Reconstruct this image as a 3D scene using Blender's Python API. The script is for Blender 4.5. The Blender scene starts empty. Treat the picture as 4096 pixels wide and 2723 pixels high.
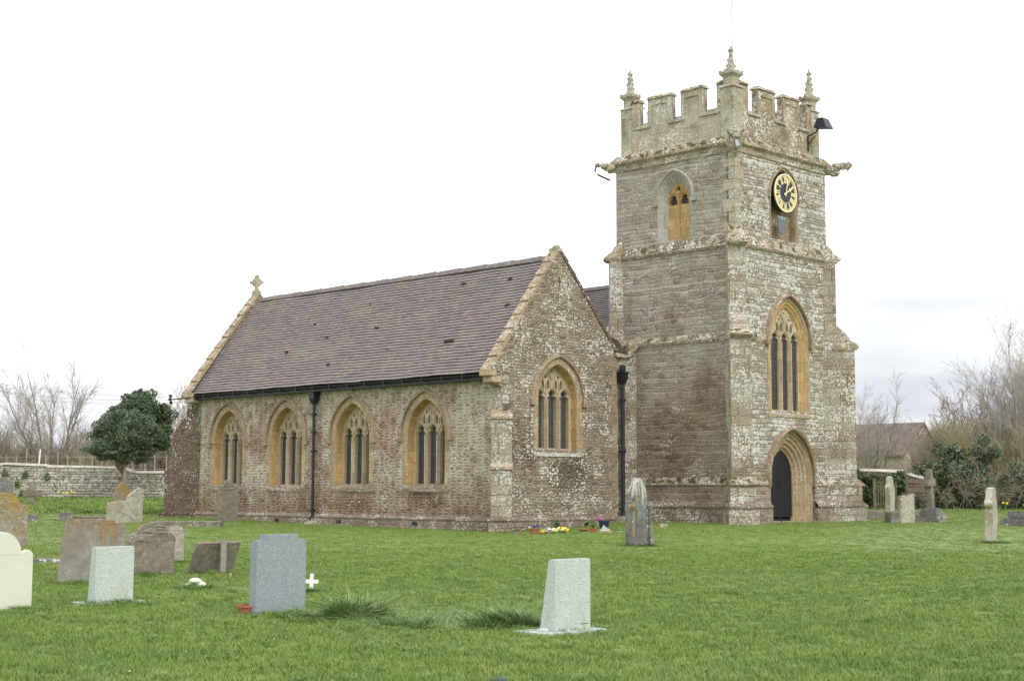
import bpy, bmesh, math, random
import numpy as np
from mathutils import Vector, Matrix
from mathutils.geometry import tessellate_polygon
R=math.radians; random.seed(7); rng=np.random.default_rng(7)
sc=bpy.context.scene; col=sc.collection
# ------------------------------------------------------------------ camera
cam=bpy.data.cameras.new('camera'); co=bpy.data.objects.new('camera',cam); col.objects.link(co)
co.location=(0,0,1.2); cam.sensor_width=36; cam.lens=5995/4096*36; cam.clip_start=.1; cam.clip_end=3000
co.rotation_euler=(Matrix.Rotation(R(90+5.7),3,'X')@Matrix.Rotation(R(0.19),3,'Z')).to_euler()
sc.camera=co
# ------------------------------------------------------------------ sky, sun, exposure
SUN_EL,SUN_AZ=R(42),R(150)      # azimuth clockwise from +Y
w=bpy.data.worlds.new('World'); sc.world=w; w.use_nodes=True
nt=w.node_tree; nt.nodes.clear()
def WN(t,**k):
    n=nt.nodes.new(t)
    for a,b in k.items(): setattr(n,a,b)
    return n
out=WN('ShaderNodeOutputWorld'); bg=WN('ShaderNodeBackground'); bg2=WN('ShaderNodeBackground'); mx=WN('ShaderNodeMixShader')
sky=WN('ShaderNodeTexSky',sky_type='NISHITA',sun_disc=False,sun_elevation=SUN_EL,sun_rotation=SUN_AZ)
bg.inputs[1].default_value=.1; nt.links.new(sky.outputs[0],bg.inputs[0])
tc=WN('ShaderNodeTexCoord'); sep=WN('ShaderNodeSeparateXYZ'); nt.links.new(tc.outputs['Generated'],sep.inputs[0])
mp=WN('ShaderNodeMapping'); mp.inputs['Scale'].default_value=(2.2,2.2,14); nt.links.new(tc.outputs['Generated'],mp.inputs[0])
nz=WN('ShaderNodeTexNoise'); nz.inputs['Scale'].default_value=1.6; nz.inputs['Detail'].default_value=4; nt.links.new(mp.outputs[0],nz.inputs[0])
azf=WN('ShaderNodeMapRange',interpolation_type='SMOOTHSTEP'); nt.links.new(sep.outputs[0],azf.inputs[0]); azf.inputs[1].default_value=.02; azf.inputs[2].default_value=.24; azf.inputs[3].default_value=.05; azf.inputs[4].default_value=0.
ad=WN('ShaderNodeMath',operation='MULTIPLY_ADD'); nt.links.new(nz.outputs[0],ad.inputs[0]); ad.inputs[1].default_value=.16; nt.links.new(sep.outputs[2],ad.inputs[2])
rp=WN('ShaderNodeValToRGB'); ad2=WN('ShaderNodeMath',operation='ADD'); nt.links.new(ad.outputs[0],ad2.inputs[0]); nt.links.new(azf.outputs[0],ad2.inputs[1]); nt.links.new(ad2.outputs[0],rp.inputs[0])
e=rp.color_ramp.elements; e[0].position=.04; e[0].color=(1.0,1.0,1.01,1); e[1].position=.26; e[1].color=(1.76,1.80,1.88,1)
for p_,c_ in ((.115,(1.0,1.0,1.01,1)),(.135,(.76,.80,.88,1)),(.155,(.84,.87,.92,1)),(.185,(1.15,1.16,1.18,1))):
    q=e.new(p_); q.color=c_
nt.links.new(rp.outputs[0],bg2.inputs[0]); bg2.inputs[1].default_value=1.0
mx.inputs[0].default_value=.94
nt.links.new(bg.outputs[0],mx.inputs[1]); nt.links.new(bg2.outputs[0],mx.inputs[2]); nt.links.new(mx.outputs[0],out.inputs[0])
sl=bpy.data.lights.new('sun','SUN'); so=bpy.data.objects.new('sun',sl); col.objects.link(so)
sl.energy=1.7; sl.angle=R(14); sl.color=(1,.97,.93)
sd=Vector((math.sin(SUN_AZ)*math.cos(SUN_EL),math.cos(SUN_AZ)*math.cos(SUN_EL),math.sin(SUN_EL)))
so.rotation_euler=sd.to_track_quat('Z','Y').to_euler()
vs=sc.view_settings; vs.view_transform='Standard'; vs.look='None'; vs.exposure=.0; vs.gamma=1
# ------------------------------------------------------------------ material helpers
class NG:
    def __init__(s,name):
        s.m=bpy.data.materials.new(name); s.m.use_nodes=True; s.t=s.m.node_tree; s.t.nodes.clear()
        s.o=s.t.nodes.new('ShaderNodeOutputMaterial'); s.b=s.t.nodes.new('ShaderNodeBsdfPrincipled')
        s.t.links.new(s.b.outputs[0],s.o.inputs[0]); s.b.inputs['Roughness'].default_value=.9
        s.b.inputs['Specular IOR Level'].default_value=.25
    def set(s,sock,v):
        if isinstance(v,bpy.types.NodeSocket): s.t.links.new(v,sock)
        elif v is not None:
            if isinstance(v,tuple) and len(v)==3 and sock.type=='RGBA': v=(*v,1)
            sock.default_value=v
    def n(s,t,ins={},**k):
        n=s.t.nodes.new(t)
        for a,b in k.items(): setattr(n,a,b)
        for a,b in ins.items(): s.set(n.inputs[a],b)
        return n
    def uv(s): return s.n('ShaderNodeTexCoord').outputs['UV']
    def ob(s): return s.n('ShaderNodeTexCoord').outputs['Object']
    def pos(s): return s.n('ShaderNodeNewGeometry').outputs['Position']
    def map(s,v,sc_=(1,1,1),lo=(0,0,0)): return s.n('ShaderNodeMapping',{0:v,'Scale':sc_,'Location':lo}).outputs[0]
    def noise(s,v,scale,detail=3,rough=.55,c=False): 
        n=s.n('ShaderNodeTexNoise',{'Vector':v,'Scale':scale,'Detail':detail,'Roughness':rough}); return n.outputs[1 if c else 0]
    def vor(s,v,scale=1,rand=1,feat='F1',dim='2D'): 
        return s.n('ShaderNodeTexVoronoi',{'Vector':v,'Scale':scale,'Randomness':rand},feature=feat,voronoi_dimensions=dim)
    def mth(s,op,a,b=None,c=None,clamp=False):
        d={0:a}
        if b is not None: d[1]=b
        if c is not None: d[2]=c
        return s.n('ShaderNodeMath',d,operation=op,use_clamp=clamp).outputs[0]
    def mr(s,v,a,b,c=0.,d=1.): return s.n('ShaderNodeMapRange',{0:v,1:a,2:b,3:c,4:d},interpolation_type='SMOOTHSTEP').outputs[0]
    def mix(s,f,a,b,mode='MIX'): return s.n('ShaderNodeMixRGB',{0:f,1:a,2:b},blend_type=mode).outputs[0]
    def ramp(s,f,stops,interp='LINEAR'):
        n=s.n('ShaderNodeValToRGB',{0:f}); e=n.color_ramp.elements; n.color_ramp.interpolation=interp
        while len(e)<len(stops): e.new(.5)
        for x,(p,c) in zip(e,stops): x.position=p; x.color=(*c,1)
        return n.outputs[0]
    def bump(s,h,d=.02,st=1.): s.set(s.b.inputs['Normal'],s.n('ShaderNodeBump',{'Height':h,'Distance':d,'Strength':st}).outputs[0])
    def distort(s,v,scale,amt):
        nn=s.n('ShaderNodeTexNoise',{'Vector':v,'Scale':scale,'Detail':2.}).outputs[1]
        a=s.n('ShaderNodeVectorMath',{0:nn,1:(.5,.5,.5)},operation='SUBTRACT').outputs[0]
        b=s.n('ShaderNodeVectorMath',{0:a,'Scale':amt},operation='SCALE').outputs[0]
        return s.n('ShaderNodeVectorMath',{0:v,1:b},operation='ADD').outputs[0]
    def color(s,c): s.set(s.b.inputs['Base Color'],c)
def lichen(g,v,c,amt,scale=9,colr=(.62,.62,.56),patch=.9,dim='2D'):
    """pale crusty spots, clustered by a large noise; returns colour and mask"""
    dv=g.distort(v,scale*1.6,.5/scale)
    a=g.vor(dv,scale,1,dim=dim); big=g.noise(v,patch,3,.6)
    rnd=g.n('ShaderNodeSeparateColor',{0:a.outputs['Color']}).outputs[0]
    size=g.mth('MULTIPLY',g.mth('MULTIPLY_ADD',rnd,.55,-.05+amt*.25),g.mr(big,.62-amt*.35,.78-amt*.25,.25,1.0))
    m=g.mr(g.mth('SUBTRACT',size,a.outputs['Distance']),-.02,.05)
    f=g.noise(v,38,2); shade=g.mix(g.mr(f,.35,.7),colr,tuple(x*.78 for x in colr))
    return g.mix(m,c,shade),m
def rubble(name,stones,mortar,size=(.36,.12),lich=.3,mw=.02,lcol=(.64,.61,.54),stain=None,grey=None,lscale=11,low=None,joint=.7,dk=.6,white=0,smear=0,wob=1.,cells=False,patches=()):
    """coursed rubble: rows of random length stones, ragged joints"""
    g=NG(name); uv=g.uv(); H=size[1]
    d=g.distort(uv,.8,.20*wob); d=g.distort(d,3.7,.085*wob); d=g.distort(d,15,.034)
    sx=g.n('ShaderNodeSeparateXYZ',{0:d}); x,y=sx.outputs[0],sx.outputs[1]
    yw=g.mth('MULTIPLY_ADD',g.n('ShaderNodeTexNoise',{'W':g.mth('MULTIPLY',y,3.1),'Scale':1.,'Detail':2.},noise_dimensions='1D').outputs[0],H*1.9,y)
    yr=g.mth('DIVIDE',yw,H); row=g.mth('FLOOR',yr); fy=g.mth('FRACT',yr)
    rnd=g.n('ShaderNodeTexWhiteNoise',{'W':row},noise_dimensions='1D').outputs[0]
    xs=g.mth('MULTIPLY_ADD',rnd,91.7,g.mth('DIVIDE',x,size[0]))
    v1=g.n('ShaderNodeTexVoronoi',{'W':xs,'Scale':1.,'Randomness':.9},voronoi_dimensions='1D',feature='F1')
    v2=g.n('ShaderNodeTexVoronoi',{'W':xs,'Scale':1.,'Randomness':.9},voronoi_dimensions='1D',feature='DISTANCE_TO_EDGE')
    ex=g.mth('MULTIPLY',v2.outputs[0],size[0]); ey=g.mth('MULTIPLY',g.mth('MINIMUM',fy,g.mth('SUBTRACT',1.,fy)),H)
    ed=g.mth('SMOOTH_MIN',ex,ey,.02)
    if cells:      # random (uncoursed) rubble instead of rows
        dd=g.distort(g.distort(uv,2.3,.08),11,.03); vc=g.map(dd,(1/size[0],1/size[1],1)); v1=g.vor(vc,1,.6)
        e2=g.vor(vc,1,.6,'DISTANCE_TO_EDGE').outputs[0]; ed=g.mth('MULTIPLY',e2,size[1]*1.05)
    sp=g.n('ShaderNodeSeparateColor',{0:v1.outputs['Color']})
    f1=g.noise(d,16,5,.65); f2=g.noise(uv,.6,4,.6); f3=g.noise(uv,60,2,.6); f4=g.noise(d,5.5,3,.6)
    c=g.ramp(g.mth('MULTIPLY_ADD',sp.outputs[0],.8,g.mth('MULTIPLY',f4,.25)),[(i/(len(stones)-1),s_) for i,s_ in enumerate(stones)])
    c=g.mix(1.,c,g.ramp(f1,[(.25,(dk,dk,dk)),(.5,(1,1,1)),(.75,(1.45,1.42,1.36))]),'MULTIPLY')
    c=g.mix(1.,c,g.ramp(f3,[(.3,(.70,.70,.70)),(.7,(1.28,1.28,1.28))]),'MULTIPLY')
    if grey: c=g.mix(g.mr(f2,.42,.62,0,.65),c,g.mix(1.,grey,g.ramp(f1,[(.3,(.7,.7,.7)),(.7,(1.3,1.3,1.3))]),'MULTIPLY'))
    jn=g.noise(uv,2.4,4,.6); th=g.mth('MULTIPLY_ADD',g.mr(g.noise(d,8,3),.3,.7,.25,1.6),mw,smear and g.mth('MULTIPLY',g.mr(g.noise(uv,1.3,4,.65),.42,.6),smear) or 0.)
    mm=g.mth('MULTIPLY',g.n('ShaderNodeMapRange',{0:g.mth('SUBTRACT',ed,th),1:.006,2:-.008},interpolation_type='SMOOTHSTEP').outputs[0],g.mr(jn,.32,.55,1-joint,1.))
    mc=g.mix(g.mr(f1,.3,.6),mortar,tuple(q*.72 for q in mortar))
    c=g.mix(mm,c,mc)
    if white:
        wm=g.mr(g.mth('ADD',g.mth('MULTIPLY',sp.outputs[1],.55),g.mth('MULTIPLY',g.noise(uv,.75,3,.6),1.)),1.02-white*.5,1.18-white*.5)
        wm=g.mth('MULTIPLY',wm,g.mr(g.noise(d,9,5,.7),.40,.56)); c=g.mix(g.mth('MULTIPLY',wm,g.mth('MULTIPLY_ADD',mm,-.7,1.)),c,g.mix(g.mr(f3,.35,.7),lcol,tuple(q*.75 for q in lcol)))
    if stain:
        sm_=g.mr(g.noise(g.map(uv,(1,.45,1)),.8,4,.6),.5,.68,0,.75); c=g.mix(sm_,c,g.mix(1.,c,stain,'MULTIPLY'))
    if low:
        z=g.n('ShaderNodeSeparateXYZ',{0:uv}).outputs[1]
        q=g.mth('MULTIPLY_ADD',g.noise(uv,1.1,3),1.6,z); c=g.mix(g.n('ShaderNodeMapRange',{0:q,1:low[1]+1.1,2:low[1]-.3,3:0.,4:.85}).outputs[0],c,g.mix(1.,c,low[0],'MULTIPLY'))
    for (px_,pz_,rx_,rz_,pc_) in patches:      # damp and soot stains with their own ragged outline
        q=g.n('ShaderNodeVectorMath',{0:g.map(uv,(1/rx_,1/rz_,0),(-px_/rx_,-pz_/rz_,0))},operation='LENGTH').outputs['Value']
        q=g.mth('MULTIPLY_ADD',g.noise(uv,1.7,4,.65),1.2,q); c=g.mix(g.mr(q,1.75,1.05),c,g.mix(1.,c,pc_,'MULTIPLY'))
    if lich>0:
        c,_=lichen(g,uv,c,lich,lscale,lcol)
        c,_=lichen(g,g.map(uv,(1,1,1),(3.7,1.2,0)),c,lich*.6,lscale*2.2,lcol,2.1)
    g.color(c)
    h=g.mth('ADD',g.mth('MULTIPLY',g.n('ShaderNodeMapRange',{0:ed,1:0.,2:mw*2.2}).outputs[0],.9),g.mth('MULTIPLY',f1,1.4))
    h=g.mth('ADD',h,g.mth('ADD',g.mth('MULTIPLY',f3,.25),g.mth('MULTIPLY',sp.outputs[2],.35)))
    g.bump(h,.035,1.); g.b.inputs['Roughness'].default_value=.95
    return g.m
def ashlar(name,c1,c2,lich=.3,lcol=(.62,.62,.56),block=(.55,.3),orange=0,dark=None,lscale=9,joints=True,coord='uv',moss=0,soft=1.,streak=None):
    g=NG(name); uv=g.uv() if coord=='uv' else g.ob(); dim='2D' if coord=='uv' else '3D'
    f=g.noise(uv,2.1,5,.65); f1=g.noise(uv,11,5,.7); f2=g.noise(uv,48,3,.6)
    c=g.mix(g.mr(f,.36,.64),c1,c2)
    if joints:
        br=g.n('ShaderNodeTexBrick',{'Vector':g.distort(uv,2,.02),'Color1':(.82,.82,.82),'Color2':(1.15,1.13,1.1),'Mortar':(.55,.55,.52),'Scale':1.,'Mortar Size':.006,'Brick Width':block[0],'Row Height':block[1]})
        c=g.mix(1.,c,br.outputs[0],'MULTIPLY')
    c=g.mix(soft,c,g.mix(1.,c,g.ramp(f1,[(.28,(.6,.6,.6)),(.5,(1,1,1)),(.74,(1.4,1.38,1.32))]),'MULTIPLY'))
    c=g.mix(soft,c,g.mix(1.,c,g.ramp(f2,[(.3,(.78,.78,.78)),(.7,(1.18,1.18,1.18))]),'MULTIPLY'))
    if streak:      # run-off staining from the top edge
        zz=g.n('ShaderNodeSeparateXYZ',{0:g.ob()}).outputs[2]; st=g.noise(g.map(g.ob(),(9,9,.7)),1.,5,.7)
        c=g.mix(g.mth('MULTIPLY',g.mr(g.mth('MULTIPLY_ADD',zz,.35,st),streak[1],streak[1]+.12),.8),c,streak[0])
    if dark: c=g.mix(g.mr(g.noise(uv,1.2,5,.7),.5,.66,0,.85),c,dark)
    if orange>0: c,_=lichen(g,g.map(uv,(1,1,1),(5,2,1)),c,orange,lscale*1.1,(.42,.22,.04),1.3,dim)
    if lich>0:
        c,_=lichen(g,uv,c,lich,lscale,lcol,.9,dim); c,_=lichen(g,g.map(uv,(1,1,1),(2,7,3)),c,lich*.6,lscale*2.4,lcol,2,dim)
    if moss>0:
        nzv=g.n('ShaderNodeSeparateXYZ',{0:g.n('ShaderNodeNewGeometry').outputs['Normal']}).outputs[2]
        mk=g.mth('MULTIPLY',g.mr(nzv,.15,.5),g.mr(g.noise(uv,3.5,4,.7),.62-moss*.35,.7-moss*.3))
        c=g.mix(mk,c,g.mix(g.mr(f2,.4,.6),(.035,.03,.015),(.11,.10,.03)))
    g.color(c); g.bump(g.mth('ADD',f1,g.mth('MULTIPLY',f2,.4)),.03,.9*min(1,soft*1.6)); g.b.inputs['Roughness'].default_value=.93
    return g.m
def plain(name,c,rough=.6,metal=0,var=.15,scale=20,spec=.3,bump=0):
    g=NG(name); o=g.ob(); f=g.noise(o,scale,4,.6)
    g.color(g.mix(g.mr(f,.3,.7),tuple(x*(1-var) for x in c),tuple(min(1,x*(1+var)) for x in c)))
    g.b.inputs['Roughness'].default_value=rough; g.b.inputs['Metallic'].default_value=metal; g.b.inputs['Specular IOR Level'].default_value=spec
    if bump: g.bump(f,bump)
    return g.m
M={}
M['nave']=rubble('nave_rubble',[(.17,.105,.075),(.33,.245,.16),(.43,.36,.255),(.24,.165,.12),(.39,.325,.225)],(.62,.565,.44),(.31,.105),.34,.017,stain=(.66,.49,.45),low=((.56,.42,.36),1.6),lscale=14,joint=1.,smear=.030,dk=.48,cells=True,patches=((5.7,3.2,.7,1.3,(.86,.70,.66)),(9.6,1.8,.6,2.2,(.78,.62,.57)),(13.5,3.0,.6,1.,(.84,.68,.64)),(3.6,.9,1.1,.5,(.6,.5,.45)),(7.6,.9,1.1,.5,(.66,.52,.46))))
M['gable']=rubble('gable_rubble',[(.14,.10,.068),(.27,.205,.14),(.35,.285,.20),(.19,.14,.10)],(.40,.35,.265),(.32,.10),.60,.010,stain=(.62,.57,.52),lscale=9,lcol=(.70,.68,.61),joint=.9,dk=.5,cells=True,patches=((3.3,1.75,1.3,.8,(.50,.48,.47)),(.9,2.6,.8,1.2,(.75,.7,.66))))
M['tower_south']=rubble('tower_south_rubble',[(.18,.125,.10),(.30,.245,.195),(.42,.375,.29),(.22,.17,.145)],(.64,.59,.47),(.36,.135),.34,.012,stain=(.64,.50,.46),grey=(.36,.335,.27),lscale=12,low=((.82,.71,.66),4.6),lcol=(.66,.63,.57),joint=1.,dk=.5,patches=((-1.3,2.9,1.5,1.5,(.84,.78,.76)),(-2.4,4.4,1.6,1.2,(.95,.86,.81))))
M['tower_west']=rubble('tower_west_rubble',[(.17,.12,.08),(.29,.23,.155),(.39,.335,.25),(.22,.17,.115)],(.31,.265,.20),(.32,.14),.60,.012,grey=(.36,.335,.27),lscale=8,lcol=(.68,.66,.60),white=.55,dk=.52)
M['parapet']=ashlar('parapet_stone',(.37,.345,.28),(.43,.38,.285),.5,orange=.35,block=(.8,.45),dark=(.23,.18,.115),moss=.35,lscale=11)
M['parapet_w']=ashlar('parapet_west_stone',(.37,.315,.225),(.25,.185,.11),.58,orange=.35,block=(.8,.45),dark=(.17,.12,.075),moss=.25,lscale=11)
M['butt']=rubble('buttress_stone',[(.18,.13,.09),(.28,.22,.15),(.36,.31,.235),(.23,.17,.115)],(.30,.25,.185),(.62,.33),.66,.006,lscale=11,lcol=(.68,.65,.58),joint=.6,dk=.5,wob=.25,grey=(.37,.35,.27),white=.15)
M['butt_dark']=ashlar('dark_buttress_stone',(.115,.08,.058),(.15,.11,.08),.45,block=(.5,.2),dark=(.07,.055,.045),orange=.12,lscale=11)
M['string']=ashlar('weathered_moulding',(.38,.32,.23),(.29,.22,.145),.6,block=(1.1,3),dark=(.17,.125,.085),moss=.42,lcol=(.70,.68,.62),lscale=11)
M['plinth']=rubble('plinth_stone',[(.14,.10,.075),(.26,.20,.145),(.20,.145,.105),(.33,.28,.21)],(.34,.29,.215),(.36,.2),.55,.010,lscale=13,lcol=(.66,.62,.54),joint=.8,dk=.5,wob=.5)
M['ham']=ashlar('golden_dressing',(.42,.32,.20),(.34,.245,.14),.30,block=(.5,.36),dark=(.26,.19,.13),lscale=15,soft=.9)
M['ham_pale']=ashlar('pale_dressing',(.52,.44,.31),(.45,.36,.235),.2,block=(.5,.36),dark=(.38,.28,.175),lscale=15,soft=.6)
M['ham_dark']=ashlar('brown_dressing',(.27,.19,.115),(.34,.26,.17),.4,block=(.5,.5),dark=(.17,.115,.075),lscale=13)
M['hood_nave']=ashlar('hood_stone',(.33,.25,.16),(.27,.2,.14),.35,block=(.5,.5),lscale=14)
M['bell']=ashlar('grey_jamb_stone',(.36,.36,.33),(.40,.36,.29),.15,block=(.9,.5),orange=.1)
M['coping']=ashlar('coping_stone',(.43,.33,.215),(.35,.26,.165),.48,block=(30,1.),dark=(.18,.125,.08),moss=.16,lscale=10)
M['gold_stone']=ashlar('golden_reveal',(.50,.34,.155),(.43,.275,.11),.10,block=(.5,.36),dark=(.33,.21,.10),lscale=15,soft=.7)
M['sill_white']=ashlar('whitened_sill',(.58,.54,.46),(.50,.44,.35),.7,block=(3,3),dark=(.3,.23,.16),lcol=(.72,.70,.64),lscale=10)
M['sill']=ashlar('sill_stone',(.24,.18,.13),(.33,.26,.19),.5,block=(3,3),dark=(.15,.11,.08),lscale=14)
M['pinnacle']=ashlar('pinnacle_stone',(.42,.41,.33),(.33,.30,.21),.5,joints=False,orange=.4,coord='ob',dark=(.2,.17,.11),lscale=12)
M['black']=plain('black_painted_iron',(.012,.012,.018),.42,spec=.5)
M['lead']=plain('lead',(.35,.36,.38),.5)
M['white']=plain('white_plastic',(.75,.73,.69),.5,var=.05)
M['door']=plain('dark_oak_door',(.012,.011,.014),.55,var=.3)
M['moss']=plain('moss_bed',(.06,.045,.025),.95,var=.6,scale=9,bump=.03)
# leaded glass
g=NG('leaded_glass'); uv=g.uv(); s_=g.n('ShaderNodeSeparateXYZ',{0:uv})
def diag(sgn):
    t=g.mth('ADD',g.mth('MULTIPLY',s_.outputs[0],1/.085),g.mth('MULTIPLY',s_.outputs[1],sgn/.15))
    t=g.mth('ABSOLUTE',g.mth('SUBTRACT',g.mth('FRACT',t),.5)); return g.mr(t,.08,.04)
l=g.mth('MAXIMUM',diag(1),diag(-1)); f=g.vor(g.map(uv,(12,7,1)),1,.6).outputs['Color']
c=g.mix(l,g.mix(.4,(.008,.009,.010),g.mix(1.,f,(.035,.037,.04),'MULTIPLY')),(.24,.245,.25)); g.color(c)
g.b.inputs['Roughness'].default_value=.35; g.b.inputs['Specular IOR Level'].default_value=.35; M['glass']=g.m
g=NG('slatted_glass'); uv=g.uv(); s_=g.n('ShaderNodeSeparateXYZ',{0:uv})
t=g.mth('FRACT',g.mth('MULTIPLY',s_.outputs[1],7.)); c=g.mix(g.mr(t,.85,.95),(.05,.042,.042),(.10,.09,.085)); g.color(g.mix(1.,c,g.ramp(g.noise(uv,9,3),[(.3,(.6,.6,.6)),(.7,(1.5,1.5,1.5))]),'MULTIPLY')); g.b.inputs['Roughness'].default_value=.6; M['glass2']=g.m
# roof tiles
g=NG('clay_roof_tiles'); uv=g.uv()
br=g.n('ShaderNodeTexBrick',{'Vector':uv,'Color1':(0,0,0),'Color2':(1,1,1),'Mortar':(.5,.5,.5),'Scale':1.,'Mortar Size':.004,'Brick Width':.17,'Row Height':.1375,'Bias':0.})
br.offset=.5; br.inputs['Mortar'].default_value=(.0,.0,.0,1)
vv=g.n('ShaderNodeTexWhiteNoise',{0:g.n('ShaderNodeVectorMath',{0:g.map(uv,(1/.17,1/.1375,1)),1:(0,0,0)},operation='FLOOR').outputs[0]},noise_dimensions='2D').outputs[0]
c=g.ramp(vv,[(0,(.172,.143,.139)),(.35,(.212,.182,.177)),(.6,(.192,.164,.161)),(.92,(.226,.193,.184)),(.975,(.30,.21,.17)),(1,(.32,.215,.17))])
c=g.mix(g.mr(g.noise(uv,.9,4,.65),.45,.66,0,.55),c,(.27,.245,.17)); c=g.mix(g.mr(g.noise(uv,3,4,.65),.55,.7,0,.5),c,(.26,.225,.22))
c=g.mix(1.,c,g.ramp(g.noise(uv,25,4,.6),[(.3,(.72,.72,.72)),(.7,(1.28,1.28,1.28))]),'MULTIPLY')
c=g.mix(br.outputs['Fac'],c,(.04,.03,.035)); mk=g.mr(g.noise(g.map(uv,(1,1.6,1),(3,1,0)),2.6,5,.7),.70,.73); c=g.mix(mk,c,(.03,.027,.012))
g.color(c); g.b.inputs['Roughness'].default_value=.8; g.bump(g.noise(uv,25,4,.6),.01,.6); M['tile']=g.m
def twigmat(n,c1,c2):
    g=NG(n); f=g.noise(g.pos(),3,4,.6); g.color(g.mix(g.mr(f,.35,.65),c1,c2)); return g.m
M['bark']=twigmat('bark',(.20,.16,.12),(.27,.23,.18)); M['twig']=twigmat('twig_brown',(.26,.205,.155),(.35,.29,.225)); M['twig_g']=twigmat('twig_green',(.25,.225,.125),(.33,.29,.18))
M['birch']=twigmat('birch_bark',(.36,.33,.29),(.52,.49,.44)); M['twig_far']=twigmat('twig_far',(.30,.27,.22),(.40,.365,.305))
def leafmat(n,c1,c2,spec=.4):
    g=NG(n); f=g.noise(g.pos(),2.2,4,.6); r=g.noise(g.pos(),17,3,.6)
    c=g.mix(g.mr(f,.35,.65),c1,c2); c=g.mix(1.,c,g.ramp(r,[(.3,(.55,.55,.55)),(.7,(1.6,1.6,1.5))]),'MULTIPLY'); g.color(c)
    g.b.inputs['Roughness'].default_value=.45; g.b.inputs['Specular IOR Level'].default_value=spec; return g.m
M['holly']=leafmat('holly_leaf',(.080,.112,.070),(.125,.16,.095)); M['yew']=leafmat('yew_leaf',(.07,.105,.06),(.105,.145,.075),.2)
M['ivy']=leafmat('ivy_leaf',(.075,.105,.055),(.12,.145,.08)); M['fern']=leafmat('fern_leaf',(.07,.13,.025),(.10,.16,.04))
# grass
def grassmat(n,blade):
    g=NG(n); p=g.pos()
    big=g.noise(p,.22,4,.6); mid=g.noise(p,1.4,4,.65); fine=g.noise(p,14 if not blade else 30,3,.65)
    c=g.mix(g.mr(mid,.35,.65),(.118,.205,.032),(.215,.285,.066))
    c=g.mix(g.mr(big,.42,.62,0,.6),c,(.20,.265,.065))
    cl=g.noise(p,4.5,3,.6); c=g.mix(g.mr(cl,.50,.68,0,.6),c,(.08,.165,.026)); c=g.mix(g.mr(g.noise(p,2.7,4,.7),.58,.72,0,.55),c,(.26,.295,.095))
    c=g.mix(g.mr(g.noise(g.map(p,(1,1,1),(9,3,0)),.85,5,.7),.60,.74,0,.5),c,(.19,.19,.075))
    if blade:
        r=g.n('ShaderNodeObjectInfo').outputs['Random']; c=g.mix(g.mr(r,.55,1.,0,.35),c,(.27,.30,.09))
        at=g.n('ShaderNodeAttribute',attribute_name='tint').outputs['Fac']
        c=g.mix(g.mr(at,.90,.97,0,.8),c,(.36,.31,.13)); c=g.mix(g.mr(at,.0,.5,.35,0),c,(.08,.17,.03))
    else:
        c=g.mix(g.mr(fine,.4,.62,0,.5),c,(.10,.12,.045)); g.bump(fine,.03,.8)
    g.color(c); g.b.inputs['Roughness'].default_value=.6; g.b.inputs['Specular IOR Level'].default_value=.2
    return g.m
M['clump']=leafmat('clump_blade',(.08,.17,.03),(.13,.225,.045),.2); M['ground']=grassmat('lawn_ground',False); M['blade']=grassmat('grass_blade',True)
g=NG('long_grass_blade'); at=g.n('ShaderNodeAttribute',attribute_name='tint').outputs['Fac']
g.color(g.ramp(at,[(0,(.08,.18,.04)),(.5,(.14,.25,.06)),(.80,(.22,.30,.10)),(.90,(.40,.34,.18)),(1,(.48,.41,.24))])); g.b.inputs['Roughness'].default_value=.55; M['long']=g.m
# headstones
def hstone(n,c1,c2,**k): M[n]=ashlar(n+'_stone',c1,c2,joints=False,coord='ob',**k)
hstone('hs_cream',(.60,.60,.47),(.63,.625,.50),lich=.0,orange=0,soft=.10,streak=((.50,.49,.33),.95))
hstone('hs_brown',(.19,.165,.125),(.265,.235,.185),lich=.35,orange=.25,lscale=20,dark=(.15,.125,.10))
hstone('hs_grey',(.30,.275,.24),(.235,.21,.175),lich=.15,orange=.15,lscale=15,dark=(.23,.19,.14),soft=.5,streak=((.27,.17,.05),.80))
hstone('hs_yellow',(.30,.27,.21),(.24,.195,.13),lich=.45,orange=.5,lscale=14,dark=(.36,.22,.05),streak=((.36,.23,.04),.85))
hstone('hs_dark',(.14,.135,.125),(.23,.22,.20),lich=.5,orange=.4,lscale=11,streak=((.52,.51,.44),.97))
hstone('hs_pale',(.42,.395,.32),(.34,.31,.245),lich=.5,orange=.4,lscale=13,dark=(.23,.19,.145),streak=((.55,.54,.46),1.0))
def granite(n,c,var,green,sc_=70,bumpy=.0):
    g=NG(n); o=g.ob(); a=g.vor(o,sc_,1,dim='3D'); r=g.n('ShaderNodeSeparateColor',{0:a.outputs['Color']}).outputs[0]
    cc=g.ramp(r,[(0,tuple(x*(1-var) for x in c)),(.5,c),(1,tuple(x*(1+var) for x in c))])
    cc=g.mix(g.mr(g.noise(o,sc_*.5,3,.7),.35,.65,0,.35),cc,tuple(x*.72 for x in c))
    if green: cc=g.mix(g.mr(g.noise(g.map(o,(6,6,1)),1.3,4,.65),.52,.75,0,.55),cc,(.30,.32,.17))
    g.color(cc); g.b.inputs['Roughness'].default_value=.75
    if bumpy: g.bump(g.noise(o,45,3,.6),bumpy,1.)
    M[n]=g.m
granite('granite_blue',(.27,.30,.31),.38,False,130); granite('granite_white',(.50,.54,.49),.12,True,60,.012); granite('granite_pale',(.52,.55,.53),.15,True,70,.008)
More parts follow.
